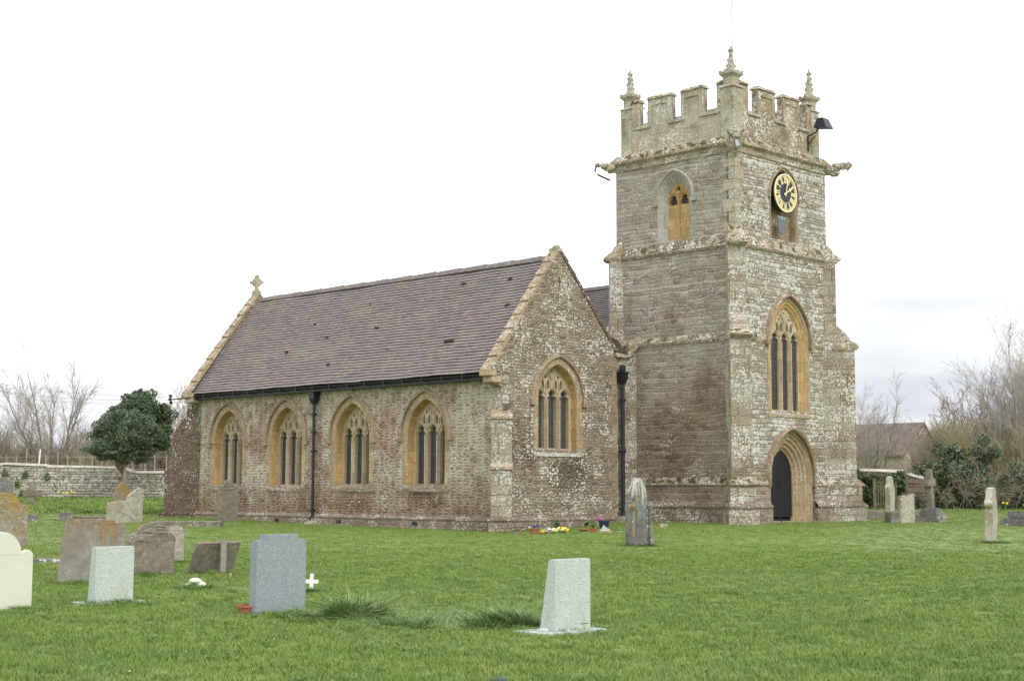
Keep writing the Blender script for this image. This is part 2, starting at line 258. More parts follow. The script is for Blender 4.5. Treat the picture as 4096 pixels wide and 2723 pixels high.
# ------------------------------------------------------------------ mesh helpers
class MB:
    def __init__(s): s.v=[]; s.f=[]
    def add(s,vs,fs):
        o=len(s.v); s.v+= [tuple(p) for p in vs]; s.f+=[tuple(i+o for i in f) for f in fs]; return s
    def box(s,x0,x1,y0,y1,z0,z1):
        return s.add([(x0,y0,z0),(x1,y0,z0),(x1,y1,z0),(x0,y1,z0),(x0,y0,z1),(x1,y0,z1),(x1,y1,z1),(x0,y1,z1)],
            [(0,3,2,1),(4,5,6,7),(0,1,5,4),(1,2,6,5),(2,3,7,6),(3,0,4,7)])
    def hull8(s,b,t):  # bottom and top quads
        return s.add(list(b)+list(t),[(0,3,2,1),(4,5,6,7),(0,1,5,4),(1,2,6,5),(2,3,7,6),(3,0,4,7)])
    def tube(s,pts,rad,n=8,cap=True):
        pts=[Vector(p) for p in pts]; rad=rad if isinstance(rad,(list,tuple)) else [rad]*len(pts); rings=[]
        for i,p in enumerate(pts):
            t=(pts[min(i+1,len(pts)-1)]-pts[max(i-1,0)]).normalized()
            a=t.orthogonal().normalized() if abs(t.z)<.9 else Vector((1,0,0)); a=(a-t*a.dot(t)).normalized(); b=t.cross(a)
            rings.append([p+(a*math.cos(2*math.pi*k/n)+b*math.sin(2*math.pi*k/n))*rad[i] for k in range(n)])
        vs=[q for r in rings for q in r]; fs=[]
        for i in range(len(pts)-1):
            for k in range(n): fs.append((i*n+k,i*n+(k+1)%n,(i+1)*n+(k+1)%n,(i+1)*n+k))
        if cap: fs+= [tuple(range(n))[::-1],tuple(range((len(pts)-1)*n,len(pts)*n))]
        return s.add(vs,fs)
    def lathe(s,prof,c=(0,0),n=16):
        vs=[(c[0]+r*math.cos(2*math.pi*k/n),c[1]+r*math.sin(2*math.pi*k/n),z) for r,z in prof for k in range(n)]
        fs=[(i*n+k,i*n+(k+1)%n,(i+1)*n+(k+1)%n,(i+1)*n+k) for i in range(len(prof)-1) for k in range(n)]
        return s.add(vs,fs+[tuple(range(n))[::-1],tuple(range((len(prof)-1)*n,len(prof)*n))])
    def strip(s,loops,close=False):
        n=len(loops[0]); vs=[p for l in loops for p in l]; m=n if close else n-1
        return s.add(vs,[(i*n+k,i*n+(k+1)%n,(i+1)*n+(k+1)%n,(i+1)*n+k) for i in range(len(loops)-1) for k in range(m)])
    def plate(s,outline,holes,d0,d1,P):
        """flat plate with holes; P(a,z,d)->point"""
        loops=[outline]+list(holes); tris=tessellate_polygon([[Vector((a,z,0)) for a,z in l] for l in loops])
        flat=[p for l in loops for p in l]; n=len(flat)
        vs=[P(a,z,d0) for a,z in flat]+[P(a,z,d1) for a,z in flat]; fs=[t for t in tris]+[tuple(i+n for i in t[::-1]) for t in tris]
        o=0
        for l in loops:
            m=len(l)
            for k in range(m): fs.append((o+k,o+(k+1)%m,o+(k+1)%m+n,o+k+n))
            o+=m
        return s.add(vs,fs)
    def blob(s,c,r,seed=0,amp=.2,n=10):
        rr=random.Random(seed); c=Vector(c); r=r if isinstance(r,(tuple,list)) else (r,r,r)
        vs=[];ph=[rr.uniform(0,6) for _ in range(6)]
        for i in range(n+1):
            th=math.pi*i/n
            for k in range(n):
                f=2*math.pi*k/n; q=1+amp*(math.sin(3*f+ph[0])*math.sin(2*th+ph[1])+.6*math.sin(5*f+ph[2]+th*3)*math.sin(th))
                vs.append(c+Vector((r[0]*q*math.sin(th)*math.cos(f),r[1]*q*math.sin(th)*math.sin(f),r[2]*q*math.cos(th))))
        return s.add(vs,[(i*n+k,(i+1)*n+k,(i+1)*n+(k+1)%n,i*n+(k+1)%n) for i in range(n) for k in range(n)])
    def build(s,name,mat,parent=None,smooth=False,bevel=0,jit=0,sub=0,uvoff=(0,0),recalc=True):
        me=bpy.data.meshes.new(name)
        bm=bmesh.new(); vv=[bm.verts.new(p) for p in s.v]
        for f in s.f:
            try: bm.faces.new([vv[i] for i in dict.fromkeys(f)])
            except ValueError: pass
        bmesh.ops.remove_doubles(bm,verts=bm.verts,dist=1e-5)
        if recalc: bmesh.ops.recalc_face_normals(bm,faces=bm.faces)
        if bevel: bmesh.ops.bevel(bm,geom=[e for e in bm.edges if len(e.link_faces)==2 and e.calc_face_angle(0)>.5],offset=bevel,segments=2,affect='EDGES',clamp_overlap=True)
        for _ in range(sub):
            L=[e for e in bm.edges if e.calc_length()>.12]; bmesh.ops.subdivide_edges(bm,edges=L,cuts=1,use_grid_fill=True)
        if jit:
            rr=random.Random(len(s.v)); 
            for v in bm.verts: v.co+=Vector((rr.uniform(-jit,jit),rr.uniform(-jit,jit),rr.uniform(-jit,jit)))
        bmesh.ops.triangulate(bm,faces=[f for f in bm.faces if len(f.verts)>4])
        ul=bm.loops.layers.uv.new('UVMap')
        for f in bm.faces:
            nn=f.normal
            if abs(nn.z)>.85: 
                for l in f.loops: l[ul].uv=(l.vert.co.x+uvoff[0],l.vert.co.y+uvoff[1])
            else:
                t=Vector((-nn.y,nn.x,0)).normalized()
                if abs(t.x)>=abs(t.y): t=t if t.x>0 else -t
                else: t=t if t.y>0 else -t
                k=1/max(.45,math.sqrt(1-nn.z**2))
                for l in f.loops: l[ul].uv=(l.vert.co.dot(t)+uvoff[0],l.vert.co.z*k+uvoff[1])
            f.smooth=smooth
        bm.to_mesh(me); bm.free(); me.materials.append(mat)
        o=bpy.data.objects.new(name,me); col.objects.link(o)
        if parent: o.parent=parent
        return o
def tag(o,label=None,cat=None,group=None,kind=None):
    for k,v in (('label',label),('category',cat),('group',group),('kind',kind)):
        if v: o[k]=v
    return o
def empty(name,loc,rz=0,**k):
    o=bpy.data.objects.new(name,None); col.objects.link(o); o.location=loc; o.rotation_euler=(0,0,rz); o.empty_display_size=.3; return tag(o,**k)
def copy_tree(o,parent=None):
    c=o.copy(); col.objects.link(c)
    if parent: c.parent=parent
    for ch in [x for x in list(col.objects) if x.parent==o]: copy_tree(ch,c)
    return c
# ------------------------------------------------------------------ terrain
YS=[0,10,15,30,40,48,54,60,70,87,120,300,3000]; ZS=[-.42,-.4,-.35,-.23,-.19,-.13,-.08,.06,.28,.62,.8,.9,.9]
def sm(t): t=np.clip(t,0,1); return t*t*(3-2*t)
def gz(x,y):
    x=np.asarray(x,float); y=np.asarray(y,float)
    return np.interp(y,YS,ZS)+.22*sm((x-.5)/4.5)*sm((y-36)/12)*(1-sm((y-60)/12))+.004*np.sin(x*1.7+y*.9)*np.sin(y*1.3-x*.4)*(y<60)
def gf(x,y): return float(gz(x,y))
ya=np.concatenate([np.arange(-20,8,4.),np.arange(8,70,.5),np.arange(70,130,3.),np.array([140,200,400,1000,2800])])
xa=np.concatenate([np.array([-1500,-500,-200,-90]),np.arange(-60,60.1,.8),np.array([90,200,500,1500])])
X,Y=np.meshgrid(xa,ya); Z=gz(X,Y); nx,ny=len(xa),len(ya)
me=bpy.data.meshes.new('lawn_ground'); fs=[(j*nx+i,j*nx+i+1,(j+1)*nx+i+1,(j+1)*nx+i) for j in range(ny-1) for i in range(nx-1)]
me.from_pydata(np.stack([X.ravel(),Y.ravel(),Z.ravel()],1).tolist(),[],fs); me.materials.append(M['ground'])
for p in me.polygons: p.use_smooth=True
gr=bpy.data.objects.new('ground',me); col.objects.link(gr); tag(gr,kind='structure')
# ================================================================== CHURCH   local axes: x along gable face, y along side wall
CH=empty('church',(-.325,48.474,0),R(45.3),label='old stone parish church with square battlemented clock tower and long tiled aisle roof',cat='church')
# ---- gothic arches
def arch_pts(hw,rise,off=0,n=14):
    """pointed arch outline from left spring to right spring, relative to (0,spring)"""
    Rr=(hw*hw+rise*rise)/(2*hw); c=hw-Rr; Rr+=off
    a1=math.atan2(math.sqrt(max(Rr*Rr-c*c,1e-9)),-c)
    right=[(c+Rr*math.cos(a1*k/n),Rr*math.sin(a1*k/n)) for k in range(n+1)]
    return [(-x,z) for x,z in right]+[(x,z) for x,z in right[::-1][1:]]
def arch_loop(c,zb,zs,hw,rise,off=0,n=14):
    p=arch_pts(hw,rise,off,n); w_=p[-1][0]
    return [(c-w_,zb)]+[(c+x,zs+z) for x,z in p]+[(c+w_,zb)]
def light_hole(c,zb,zs,hw,rise,cusp=.3,n=12):
    p=arch_pts(hw,rise,0,n); q=[]
    for i,(x,z) in enumerate(p):
        t=i/(len(p)-1); k=0
        for tc_ in (.16,.84): k+=math.exp(-((t-tc_)/.05)**2)
        q.append((x*(1-cusp*k),z*(1-.15*k)+0))
    return [(c-hw,zb)]+[(c+x,zs+z) for x,z in q]+[(c+hw,zb)]
def quatre(c,z,r,n=20):
    return [(c+r*(.72+.28*abs(math.cos(2*(2*math.pi*k/n))))*math.cos(2*math.pi*k/n),z+1.25*r*(.72+.28*abs(math.cos(2*(2*math.pi*k/n))))*math.sin(2*math.pi*k/n)) for k in range(n)]
PS=lambda a,z,d:(d,a,z)            # side wall, depth inwards
PG=lambda a,z,d:(a,d,z)            # gable
def off_plane(P,o): return lambda a,z,d:P(a,z,d+o)
def gothic_window(P,c,zb,zs,hwo,rise,steps,hood=.12,mat='ham',lights=3,glass='glass',depth=.32,hoodmat='hood_nave',sillmat='sill',name='window',hw_hood_drop=.08,hood_proud=.1,tk=.15):
    """hwo,rise: outer edge of the surround. steps: (inset,depth) profile. returns outer outline"""
    fr=MB(); loops=[]
    for ins,d in steps: loops.append([P(a,z,d) for a,z in arch_loop(c,zb,zs,hwo,rise,-ins)])
    fr.strip(loops[:3]); win=fr.build(name,M[mat],CH); rv=MB(); rv.strip(loops[2:]); rv.build('reveal',M['gold_stone' if mat=='ham' else mat],win)
    if hood:
        h=MB(); prof=[(0,.0),(0,-hood_proud*.8),(.03,-hood_proud),(hood*.6,-hood_proud*.8),(hood,-.02),(hood,.02)]; ls=[]
        for o_,d in prof: ls.append([P(a,z,d) for a,z in arch_loop(c,zs-hw_hood_drop,zs,hwo,rise,o_)])
        h.strip(ls)
        for sgn in (-1,1):
            x=c+sgn*(hwo+hood*.6); m=MB(); a0,a1=x-.12,x+.12
            h.plate([(a0,zs-hw_hood_drop-.1),(a1,zs-hw_hood_drop-.1),(a1,zs-hw_hood_drop+.05),(a0,zs-hw_hood_drop+.05)],[],-hood_proud*1.1,.02,P)
        h.build('hood_mould',M[hoodmat],win,jit=.004)
    ins=steps[-1][0]; R0=(hwo*hwo+rise*rise)/(2*hwo); cc=hwo-R0; Ri=R0-ins; w_=hwo-ins; top=math.sqrt(Ri*Ri-cc*cc)
    # sill
    s=MB(); s.hull8([P(c-hwo+.02,zb-.22,-.03),P(c+hwo-.02,zb-.22,-.03),P(c+hwo-.02,zb-.22,depth+.1),P(c-hwo+.02,zb-.22,depth+.1)],
                    [P(c-hwo+.02,zb-.12,-.03),P(c+hwo-.02,zb-.12,-.03),P(c+hwo-.02,zb+.06,depth+.1),P(c-hwo+.02,zb+.06,depth+.1)])
    s.build('sill',M[sillmat],win,sub=2,jit=.008)
    holes=[]; out_=arch_loop(c,zb,zs,hwo,rise,-ins+.03)
    if lights==3:
        m=.13; lw=(2*w_-2*m-.10)/3; hl=lw/2; zl=zs+.05; lr=hl*1.45
        for k in (-1,0,1): holes.append(light_hole(c+k*(lw+m),zb+.03,zl,hl,lr,.40))
        z1=zs+top*.36; sw=w_*.07
        for x in (-.50,-.22,.22,.50):
            hx=w_*x; holes.append(light_hole(c+hx,z1,z1+top*.16,sw,sw*1.9,.2,6))
        for x in (-.35,.35): holes.append(quatre(c+w_*x,zs+top*.70,w_*.062,12))
        holes.append(quatre(c,zs+top*.89,w_*.05,12))
    else:
        m=.12; lw=(2*w_-m)/2-.03; hl=lw/2; zl=zs-.05
        for k in (-.5,.5): holes.append(light_hole(c+k*(lw+m),zl-.12,zl,hl*.96,hl*1.3,.35))
        holes.append(quatre(c,zs+top*.62,w_*.17,16))
    tr=MB(); tr.plate(out_,holes,depth,depth+tk,P)
    # raised fillets: mullions and arch ribs in front
    def rib(pts,r=.024): tr.tube([P(a,z,depth-.015) for a,z in pts],r,6)
    if lights==3:
        for k in (-1,0,1): rib([(c+k*(lw+m)+x,zl+z) for x,z in arch_pts(hl+m*.45,lr+m*.6,0,8)])
        for k in (-.5,.5):
            x=c+k*(lw+m)
            tr.hull8([P(x-.02,zb,depth-.1),P(x+.02,zb,depth-.1),P(x+.05,zb,depth+.01),P(x-.05,zb,depth+.01)],[P(x-.02,zl,depth-.1),P(x+.02,zl,depth-.1),P(x+.05,zl,depth+.01),P(x-.05,zl,depth+.01)])
        zz=zs+top*.33
        for sgn in (-1,1):
            xm=w_*.36
            rib([(c+sgn*xm+x,zs+top*.52+z) for x,z in arch_pts(w_*.27,top*.34,0,8) if abs(c+sgn*xm+x-c)<w_*.80])
            rib([(c+sgn*w_*.36,zz),(c+sgn*w_*.36,zs+top*.52)],.018)
            rib([(c+sgn*w_*.09,zz),(c+sgn*w_*.09,zs+top*.5)],.018)
            rib([(c,zs+top*.62),(c+sgn*w_*.2,zs+top*.9)],.018)
    else:
        for k in (-.5,.5): rib([(c+k*(lw+m)+x,zl+z) for x,z in arch_pts(hl+m*.4,hl*1.45+m*.5,0,8)],.03)
        rib([(c,zb),(c,zl+.05)],.05)
        rib([(c-w_*.42,zs+.3),(c-w_*.42,zs+top*.72)],.025); rib([(c+w_*.42,zs+.3),(c+w_*.42,zs+top*.72)],.025)
        rib([(c,zs+.18),(c-w_*.3,zs+top*.55),(c,zs+top*.97)],.025); rib([(c,zs+.18),(c+w_*.3,zs+top*.55),(c,zs+top*.97)],.025)
    tr.build('tracery',M['ham_pale'] if mat!='bell' else M['gold_stone'],win)
    gl=MB(); gl.plate(arch_loop(c,zb-.02,zs,hwo,rise,-ins+.02,8),[],depth+tk+.004,depth+tk+.02,P); gl.build('glass',M[glass],win)
    return arch_loop(c,zb,zs,hwo,rise,0)
NS=[(0,-.004),(.23,-.004),(.25,.03),(.27,.30),(.30,.34),(.30,.60)]
L=17.85; LG=17.6; BP1,BP2=.80,1.08
win_v=[3.67,7.60,11.50,15.28]; holes=[]
for i,vv_ in enumerate(win_v): holes.append(gothic_window(PS,vv_,1.36,3.04,1.2,1.50,NS,depth=.34))
W=MB().plate([(.0,-.6),(L,-.6),(L,5.0),(.0,5.0)],holes,0,.4,PS); W.build('side_wall',M['nave'],CH)
hole=gothic_window(PG,2.69,2.55,4.2,1.2,1.46,[(0,-.004),(.22,-.004),(.25,.03),(.28,.26),(.31,.30),(.31,.55)],depth=.3,hoodmat='hood_nave',sillmat='sill_white')
MB().plate([(0.02,-.6),(5.66,-.6),(5.66,6.0),(2.74,9.28),(-.42,5.12),(-.42,4.75),(0.02,4.5)],[hole],0,.4,PG).build('gable_wall',M['gable'],CH)
MB().plate([(0,-.6),(5.6,-.6),(5.6,6.0),(2.74,9.28),(-.3,5.12),(-.3,4.85),(0,4.6)],[],LG-.4,LG,PG).build('gable_wall',M['gable'],CH)
MB().plate([(.02,-.6),(L-.02,-.6),(L-.02,6.),(.02,6.)],[],5.26,5.66,PS).build('side_wall',M['gable'],CH)
# quoins and cruciform slit on the gable
q=MB(); 
q.plate([(2.62,8.0),(2.84,8.0),(2.84,8.5),(2.62,8.5)],[],-.012,.1,PG); cs=q.build('slit_stone',M['ham_dark'],CH)
MB().plate([(2.72,8.06),(2.755,8.06),(2.755,8.23),(2.83,8.23),(2.83,8.26),(2.755,8.26),(2.755,8.42),(2.72,8.42),(2.72,8.26),(2.645,8.26),(2.645,8.23),(2.72,8.23)],[],-.016,.0,PG).build('cross_slit',M['black'],cs)
q=MB(); z=-.1; k=0
while z<5.9:
    h_=.27+.1*((k*7)%3)/2; l_=.42 if k%2 else .24
    q.plate([(5.66-l_,z),(5.68,z),(5.68,min(z+h_,5.95)),(5.66-l_,min(z+h_,5.95))],[],-.012,.05,PG); z+=h_+.012; k+=1
q.build('quoins',M['ham_dark'],CH)
q=MB(); z=4.0; k=0
for k in range(3): q.plate([(.02,4.0+k*.32),(.34+.15*(k%2),4.0+k*.32),(.34+.15*(k%2),4.3+k*.32),(.02,4.3+k*.32)],[],-.01,.05,PG)
for k in range(14): q.plate([(.01,.35+k*.32),(.2+.12*(k%2),.35+k*.32),(.2+.12*(k%2),.65+k*.32),(.01,.65+k*.32)],[],-.01,.05,PS)
q.build('quoins',M['butt'],CH)
# plinth of the aisle
def plinth(P,a0,a1,name='plinth'):
    p=MB(); st=int((a1-a0)/.35)
    prof=[(.0,.34),(-.05,.26),(-.09,.24),(-.09,.19),(-.07,.17),(-.07,-.6)]
    loops=[[P(a0+(a1-a0)*k/st,z,d) for k in range(st+1)] for d,z in prof]; p.strip(loops)
    return p.build(name,M['plinth'],CH,jit=.006)
plinth(PS,.2,L); plinth(PG,.15,5.66)
for v_,P in ((4.1,PS),(8.2,PS),(11.9,PS),(4.05,PG)): MB().plate([(v_-.13,.0),(v_+.13,.0),(v_+.13,.12),(v_-.13,.12)],[],-.074,.0,P).build('air_vent',M['black'],CH)
# ---- diagonal buttress of the aisle corners
def diag_box(c,d,h,p0,p1,z0,z1,mb,zs=None):
    c=Vector((*c,0)); d=Vector((*d,0)).normalized(); q_=Vector((-d.y,d.x,0)); zs=z1 if zs is None else zs
    b=[c+d*p0-q_*h,c+d*p1-q_*h,c+d*p1+q_*h,c+d*p0+q_*h]
    mb.hull8([v+Vector((0,0,z0)) for v in b],[b[0]+Vector((0,0,z1)),b[1]+Vector((0,0,zs)),b[2]+Vector((0,0,zs)),b[3]+Vector((0,0,z1))])
def aisle_buttress(c,d,mat,pr=(.62,.42),nm='buttress'):
    b=MB(); diag_box(c,d,.34,-.3,pr[0],.3,1.85,b); bo=b.build(nm,M[mat],CH,bevel=.012)
    t=MB(); diag_box(c,d,.36,-.3,pr[0]+.05,1.853,2.3,t,1.95); t.build('weathering',M['coping'],bo,bevel=.01); t=MB(); diag_box(c,d,.36,-.3,pr[1]+.05,3.463,3.85,t,3.56); t.build('weathering',M['coping'],bo,bevel=.01)
    b=MB(); diag_box(c,d,.335,-.3,pr[1],1.9,3.46,b); b.build('shaft',M[mat],bo,bevel=.012)
    b=MB(); diag_box(c,d,.42,-.3,pr[0]+.12,-.6,.22,b); diag_box(c,d,.46,-.3,pr[0]+.16,.222,.36,b,.28); b.build('base',M['plinth'],bo,bevel=.012)
aisle_buttress((.03,.03),(-1,-1),'butt'); b=MB(); cc0=(.05,L-.05)
def dpt(p,z,sd,h=.27): q=Vector((-1,1,0)).normalized(); t=Vector((1,1,0)).normalized(); v_=Vector((*cc0,0))+q*p+t*sd*h; return (v_.x,v_.y,z)
prof=[(-.3,-.6),(BP2,-.6),(BP2,1.95),(BP1,2.55),(BP1,3.42),(.24,4.2),(.2,4.7),(-.3,4.7)]
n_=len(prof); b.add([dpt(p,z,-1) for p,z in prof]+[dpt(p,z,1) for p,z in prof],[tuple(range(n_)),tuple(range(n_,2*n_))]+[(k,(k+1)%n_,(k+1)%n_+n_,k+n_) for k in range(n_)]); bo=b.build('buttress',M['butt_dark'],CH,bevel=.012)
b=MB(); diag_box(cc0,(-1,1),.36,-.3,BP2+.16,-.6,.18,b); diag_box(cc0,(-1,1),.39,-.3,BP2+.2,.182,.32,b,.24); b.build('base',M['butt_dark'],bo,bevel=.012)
# ---- copings
def coping(v0,v1,nm='coping'):
    pk=(2.73,9.30); le=(-.55,4.98); re=(5.68,6.0); o=None
    for side,(e,nseg) in enumerate(((le,9),(re,8))):
        m=MB()
        for k in range(nseg):
            t0,t1=k/nseg,(k+1)/nseg; a=Vector(e).lerp(Vector(pk),t0); b=Vector(e).lerp(Vector(pk),t1)
            up=.11; lo=.0; s_=-1 if side==0 else 1
            d=(b-a).normalized(); nrm=Vector((-d.y,d.x)) if side==0 else Vector((d.y,-d.x)); 
            if nrm.y<0: nrm=-nrm
            jj=.018*(k%2)
            quad=[a-nrm*lo,b-nrm*lo,b+nrm*(up-.02+jj),a+nrm*(up+.035)]
            m.hull8([(p.x,v0,p.y) for p in quad],[(p.x,v1,p.y) for p in quad])
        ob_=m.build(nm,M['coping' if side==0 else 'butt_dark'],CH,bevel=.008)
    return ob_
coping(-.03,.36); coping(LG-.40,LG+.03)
k=MB(); k.box(-.68,-.3,-.07,.38,4.86,5.06); k.box(-.52,-.05,-.05,.36,4.66,4.86); k.build('kneeler',M['coping'],CH,bevel=.02)
k=MB(); k.box(-.68,-.3,LG-.43,LG+.05,4.86,5.06); k.box(-.52,-.05,LG-.4,LG+.03,4.66,4.86); k.build('kneeler',M['coping'],CH,bevel=.02)
k=MB(); k.blob((2.73,.14,9.42),(.13,.15,.10),3,.2); k.box(2.60,2.86,-.04,.36,9.28,9.40); k.build('apex_stone',M['parapet'],CH,bevel=.02)
# far finial cross
k=MB(); cy_=LG-.2; k.box(2.6,2.86,cy_-.15,cy_+.15,9.25,9.5); k.hull8([(2.62,cy_-.1,9.5),(2.84,cy_-.1,9.5),(2.84,cy_+.1,9.5),(2.62,cy_+.1,9.5)],[(2.69,cy_-.06,9.66),(2.77,cy_-.06,9.66),(2.77,cy_+.06,9.66),(2.69,cy_+.06,9.66)])
def crossP(a,z,d): return (2.73+a*.707,cy_-a*.707+d*.5,z+d*.0)
k.plate([(-.05,9.6),(.05,9.6),(.05,9.72),(.13,9.7),(.16,9.8),(.25,9.8),(.27,9.87),(.25,9.94),(.16,9.94),(.13,10.04),(.06,10.02),(.07,10.14),(0,10.2),(-.07,10.14),(-.06,10.02),(-.13,10.04),(-.16,9.94),(-.25,9.94),(-.27,9.87),(-.25,9.8),(-.16,9.8),(-.13,9.7),(-.05,9.72)],
   [quatre(-.085,9.81,.025,8),quatre(.085,9.81,.025,8),quatre(-.085,9.94,.025,8),quatre(.085,9.94,.025,8)],-.1,.1,crossP)
k.build('finial_cross',M['pinnacle'],CH)
# ---- tiled roofs: every course a tilted strip that overlaps the one below
def tiled(u0,z0,u1,z1,v0,v1,nm,cs=.1375,seed=1):
    rr=random.Random(seed); d=Vector((u1-u0,0,z1-z0)); Ln=d.length; d.normalize(); nrm=Vector((-d.z,0,d.x)); 
    if nrm.z<0: nrm=-nrm
    nC=int(Ln/cs); vs=[];fs=[];uvs=[]; nv=int((v1-v0)/.34)
    base=Vector((u0,0,z0))
    for c_ in range(nC+1):
        s0=c_*cs; s1=min(s0+cs*1.15,Ln+.02); prev=None
        sag=[rr.uniform(-.006,.006) for _ in range(nv+1)]
        for k in range(nv+1):
            y=v0+(v1-v0)*k/nv; w_=.014*math.sin(y*.8+c_*.05)+.01*math.sin(y*2.1+1.3)
            lift=.033+sag[k]
            A=base+d*(s0+sag[k]*.8)+nrm*(w_-.01); B=base+d*(s0+sag[k]*.8)+nrm*(w_+lift); C_=base+d*s1+nrm*(w_+.0)
            o=len(vs); vs+=[(A.x,y,A.z),(B.x,y,B.z),(C_.x,y,C_.z)]; uvs+=[(y,s0-.001),(y,s0+.004),(y,s0+cs*.999)]
            if k: fs+=[(o-3,o,o+1,o-2),(o-2,o+1,o+2,o-1)]
    me=bpy.data.meshes.new(nm); me.from_pydata(vs,[],fs); ul=me.uv_layers.new(name='UVMap')
    for lp in me.loops: ul.data[lp.index].uv=uvs[lp.vertex_index]
    me.materials.append(M['tile']); o=bpy.data.objects.new(nm,me); col.objects.link(o); o.parent=CH; return o
rf=tiled(-.36,5.0,2.73,9.12,.33,LG-.38,'roof')
tiled(5.75,5.7,2.73,9.12,.33,LG-.38,'roof',seed=2)
# ridge tiles
k=MB(); nseg=int((LG-.75)/.45)
for i in range(nseg):
    y0=.35+i*.45; y1=y0+.44; j=.01*((i*5)%3)
    prof=[(2.57,9.02),(2.63,9.15+j),(2.73,9.20+j),(2.83,9.15+j),(2.89,9.02)]
    k.strip([[(a,y0,z) for a,z in prof],[(a,y1,z-.008) for a,z in prof]]); k.add([(a,y0,z) for a,z in prof],[(0,1,2,3,4)])
k.build('ridge_tiles',M['tile'],rf)
# moss cushions lying on the tiles
k=MB(); rr=random.Random(5)
for (s,v_,r_) in ((1.55,3.1,.16),(.95,9.2,.13),(3.0,1.2,.1),(4.3,1.7,.12),(1.8,12.5,.07),(3.2,11.9,.07),(2.4,10.5,.07),(1.5,6.3,.08),(2.6,7.7,.09),(4.4,4.2,.09),(3.9,9,.07)):
    d=Vector((3.09,0,4.12)).normalized(); p=Vector((-.36,v_,5.0))+d*s+Vector((-.8,0,.6))*.03
    for q_ in range(3): k.blob(p+Vector((0,rr.uniform(-r_,r_),rr.uniform(-.03,.03))),(r_*.6,r_*.7,r_*.35),rr.random(),.3,6)
k.build('moss_clumps',M['moss'],rf)
# main nave roof behind
tiled(5.95,5.9,9.6,9.08,1.3,L+.5,'roof',seed=3); tiled(13.25,5.9,9.6,9.08,1.3,L+.5,'roof',seed=4)
MB().plate([(6.3,-.6),(12.9,-.6),(12.9,6.1),(9.6,9.0),(6.3,6.1)],[],1.4,L+.3,PG).build('nave_wall',M['nave'],CH)
k=MB(); k.strip([[(a,1.2,z) for a,z in ((9.45,9.0),(9.5,9.12),(9.6,9.17),(9.7,9.12),(9.75,9.0))],[(a,L+.5,z) for a,z in ((9.45,9.0),(9.5,9.12),(9.6,9.17),(9.7,9.12),(9.75,9.0))]]); k.build('ridge_tiles',M['tile'],CH)
# link wall and trough between gable and tower
MB().plate([(5.66,-.6),(6.98,-.6),(6.98,6.2),(6.3,6.0),(5.66,5.95)],[],.06,.6,PG).build('link_wall',M['butt'],CH)
t=MB(); t.hull8([(5.55,-.12,5.86),(6.15,-.12,5.86),(6.15,1.3,5.86),(5.55,1.3,5.86)],[(5.5,-.14,6.0),(6.2,-.14,6.0),(6.2,1.3,6.0),(5.5,1.3,6.0)])
t.hull8([(6.12,-.14,5.9),(6.3,-.14,5.9),(7.0,-.14,6.5),(6.85,-.14,6.62)],[(6.12,.02,5.9),(6.3,.02,5.9),(7.0,.02,6.5),(6.85,.02,6.62)]); t.hull8([(6.1,-.16,6.0),(6.24,-.16,6.0),(6.92,-.16,6.6),(6.8,-.16,6.68)],[(6.1,.05,6.02),(6.24,.05,6.02),(6.92,.05,6.62),(6.8,.05,6.7)])
tt=t.build('gutter_trough',M['string'],CH,bevel=.015)
MB().hull8([(5.62,-.08,6.0),(6.14,-.08,6.0),(6.2,1.5,6.3),(5.5,1.5,6.3)],[(5.58,-.06,6.06),(6.2,-.06,6.08),(6.9,1.4,7.0),(5.3,1.4,6.75)]).build('moss_bed',M['moss'],tt,sub=3,jit=.02)
# ---- gutter, downpipes, cable
g_=MB(); n=8
prof=[(-.34-.075*math.cos(math.pi*k/n)-.02,4.955-.075*math.sin(math.pi*k/n)) for k in range(n+1)]
g_.strip([[(a,.12,z) for a,z in prof],[(a,L-.1,z) for a,z in prof]]); g_.box(-.28,-.0,.12,L-.1,4.78,4.93); 
for y in np.arange(.4,L,1.0): g_.box(-.45,-.25,y-.025,y+.025,4.855,4.97)
g_.add([(a,.12,z) for a,z in prof],[tuple(range(n+1))]); g_.add([(a,L-.1,z) for a,z in prof],[tuple(range(n+1))])
g_.build('gutter',M['black'],CH)
def downpipe(x,y,zt,zb,dx,dy,r=.055,collars=(),hopper=True):
    p=MB(); p.tube([(x,y,zt),(x,y,zb+.15),(x+dx*.12,y+dy*.12,zb)],r,10)
    for z in collars: p.lathe([(r+.03,z-.05),(r+.03,z+.05)],(x,y),10); p.box(x-.1,x+.1,y-.1,y+.1,z-.015,z+.015)
    o=p.build('downpipe',M['black'],CH,smooth=False)
    if hopper:
        h=MB(); h.hull8([(x-.07,y-.07,zt-.18),(x+.07,y-.07,zt-.18),(x+.07,y+.07,zt-.18),(x-.07,y+.07,zt-.18)],[(x-.14,y-.14,zt+.02),(x+.14,y-.14,zt+.02),(x+.14,y+.14,zt+.02),(x-.14,y+.14,zt+.02)])
        h.box(x-.14,x+.14,y-.14,y+.14,zt+.02,zt+.2); h.box(x-.17,x+.17,y-.17,y+.17,zt+.2,zt+.25); h.build('hopper',M['black'],o)
    return o
dp=downpipe(-.16,9.62,4.5,.12,-1,0,collars=(3.3,3.95,2.6,.45)); MB().box(-.24,-.08,9.54,9.7,4.5,4.9).build('outlet',M['black'],dp)
MB().hull8([(-.45,9.4,-.3),(-.05,9.4,-.3),(-.05,9.85,-.3),(-.45,9.85,-.3)],[(-.4,9.42,.02),(-.05,9.42,.08),(-.05,9.83,.08),(-.4,9.83,.0)]).build('gully_block',M['hs_pale'],CH,bevel=.01)
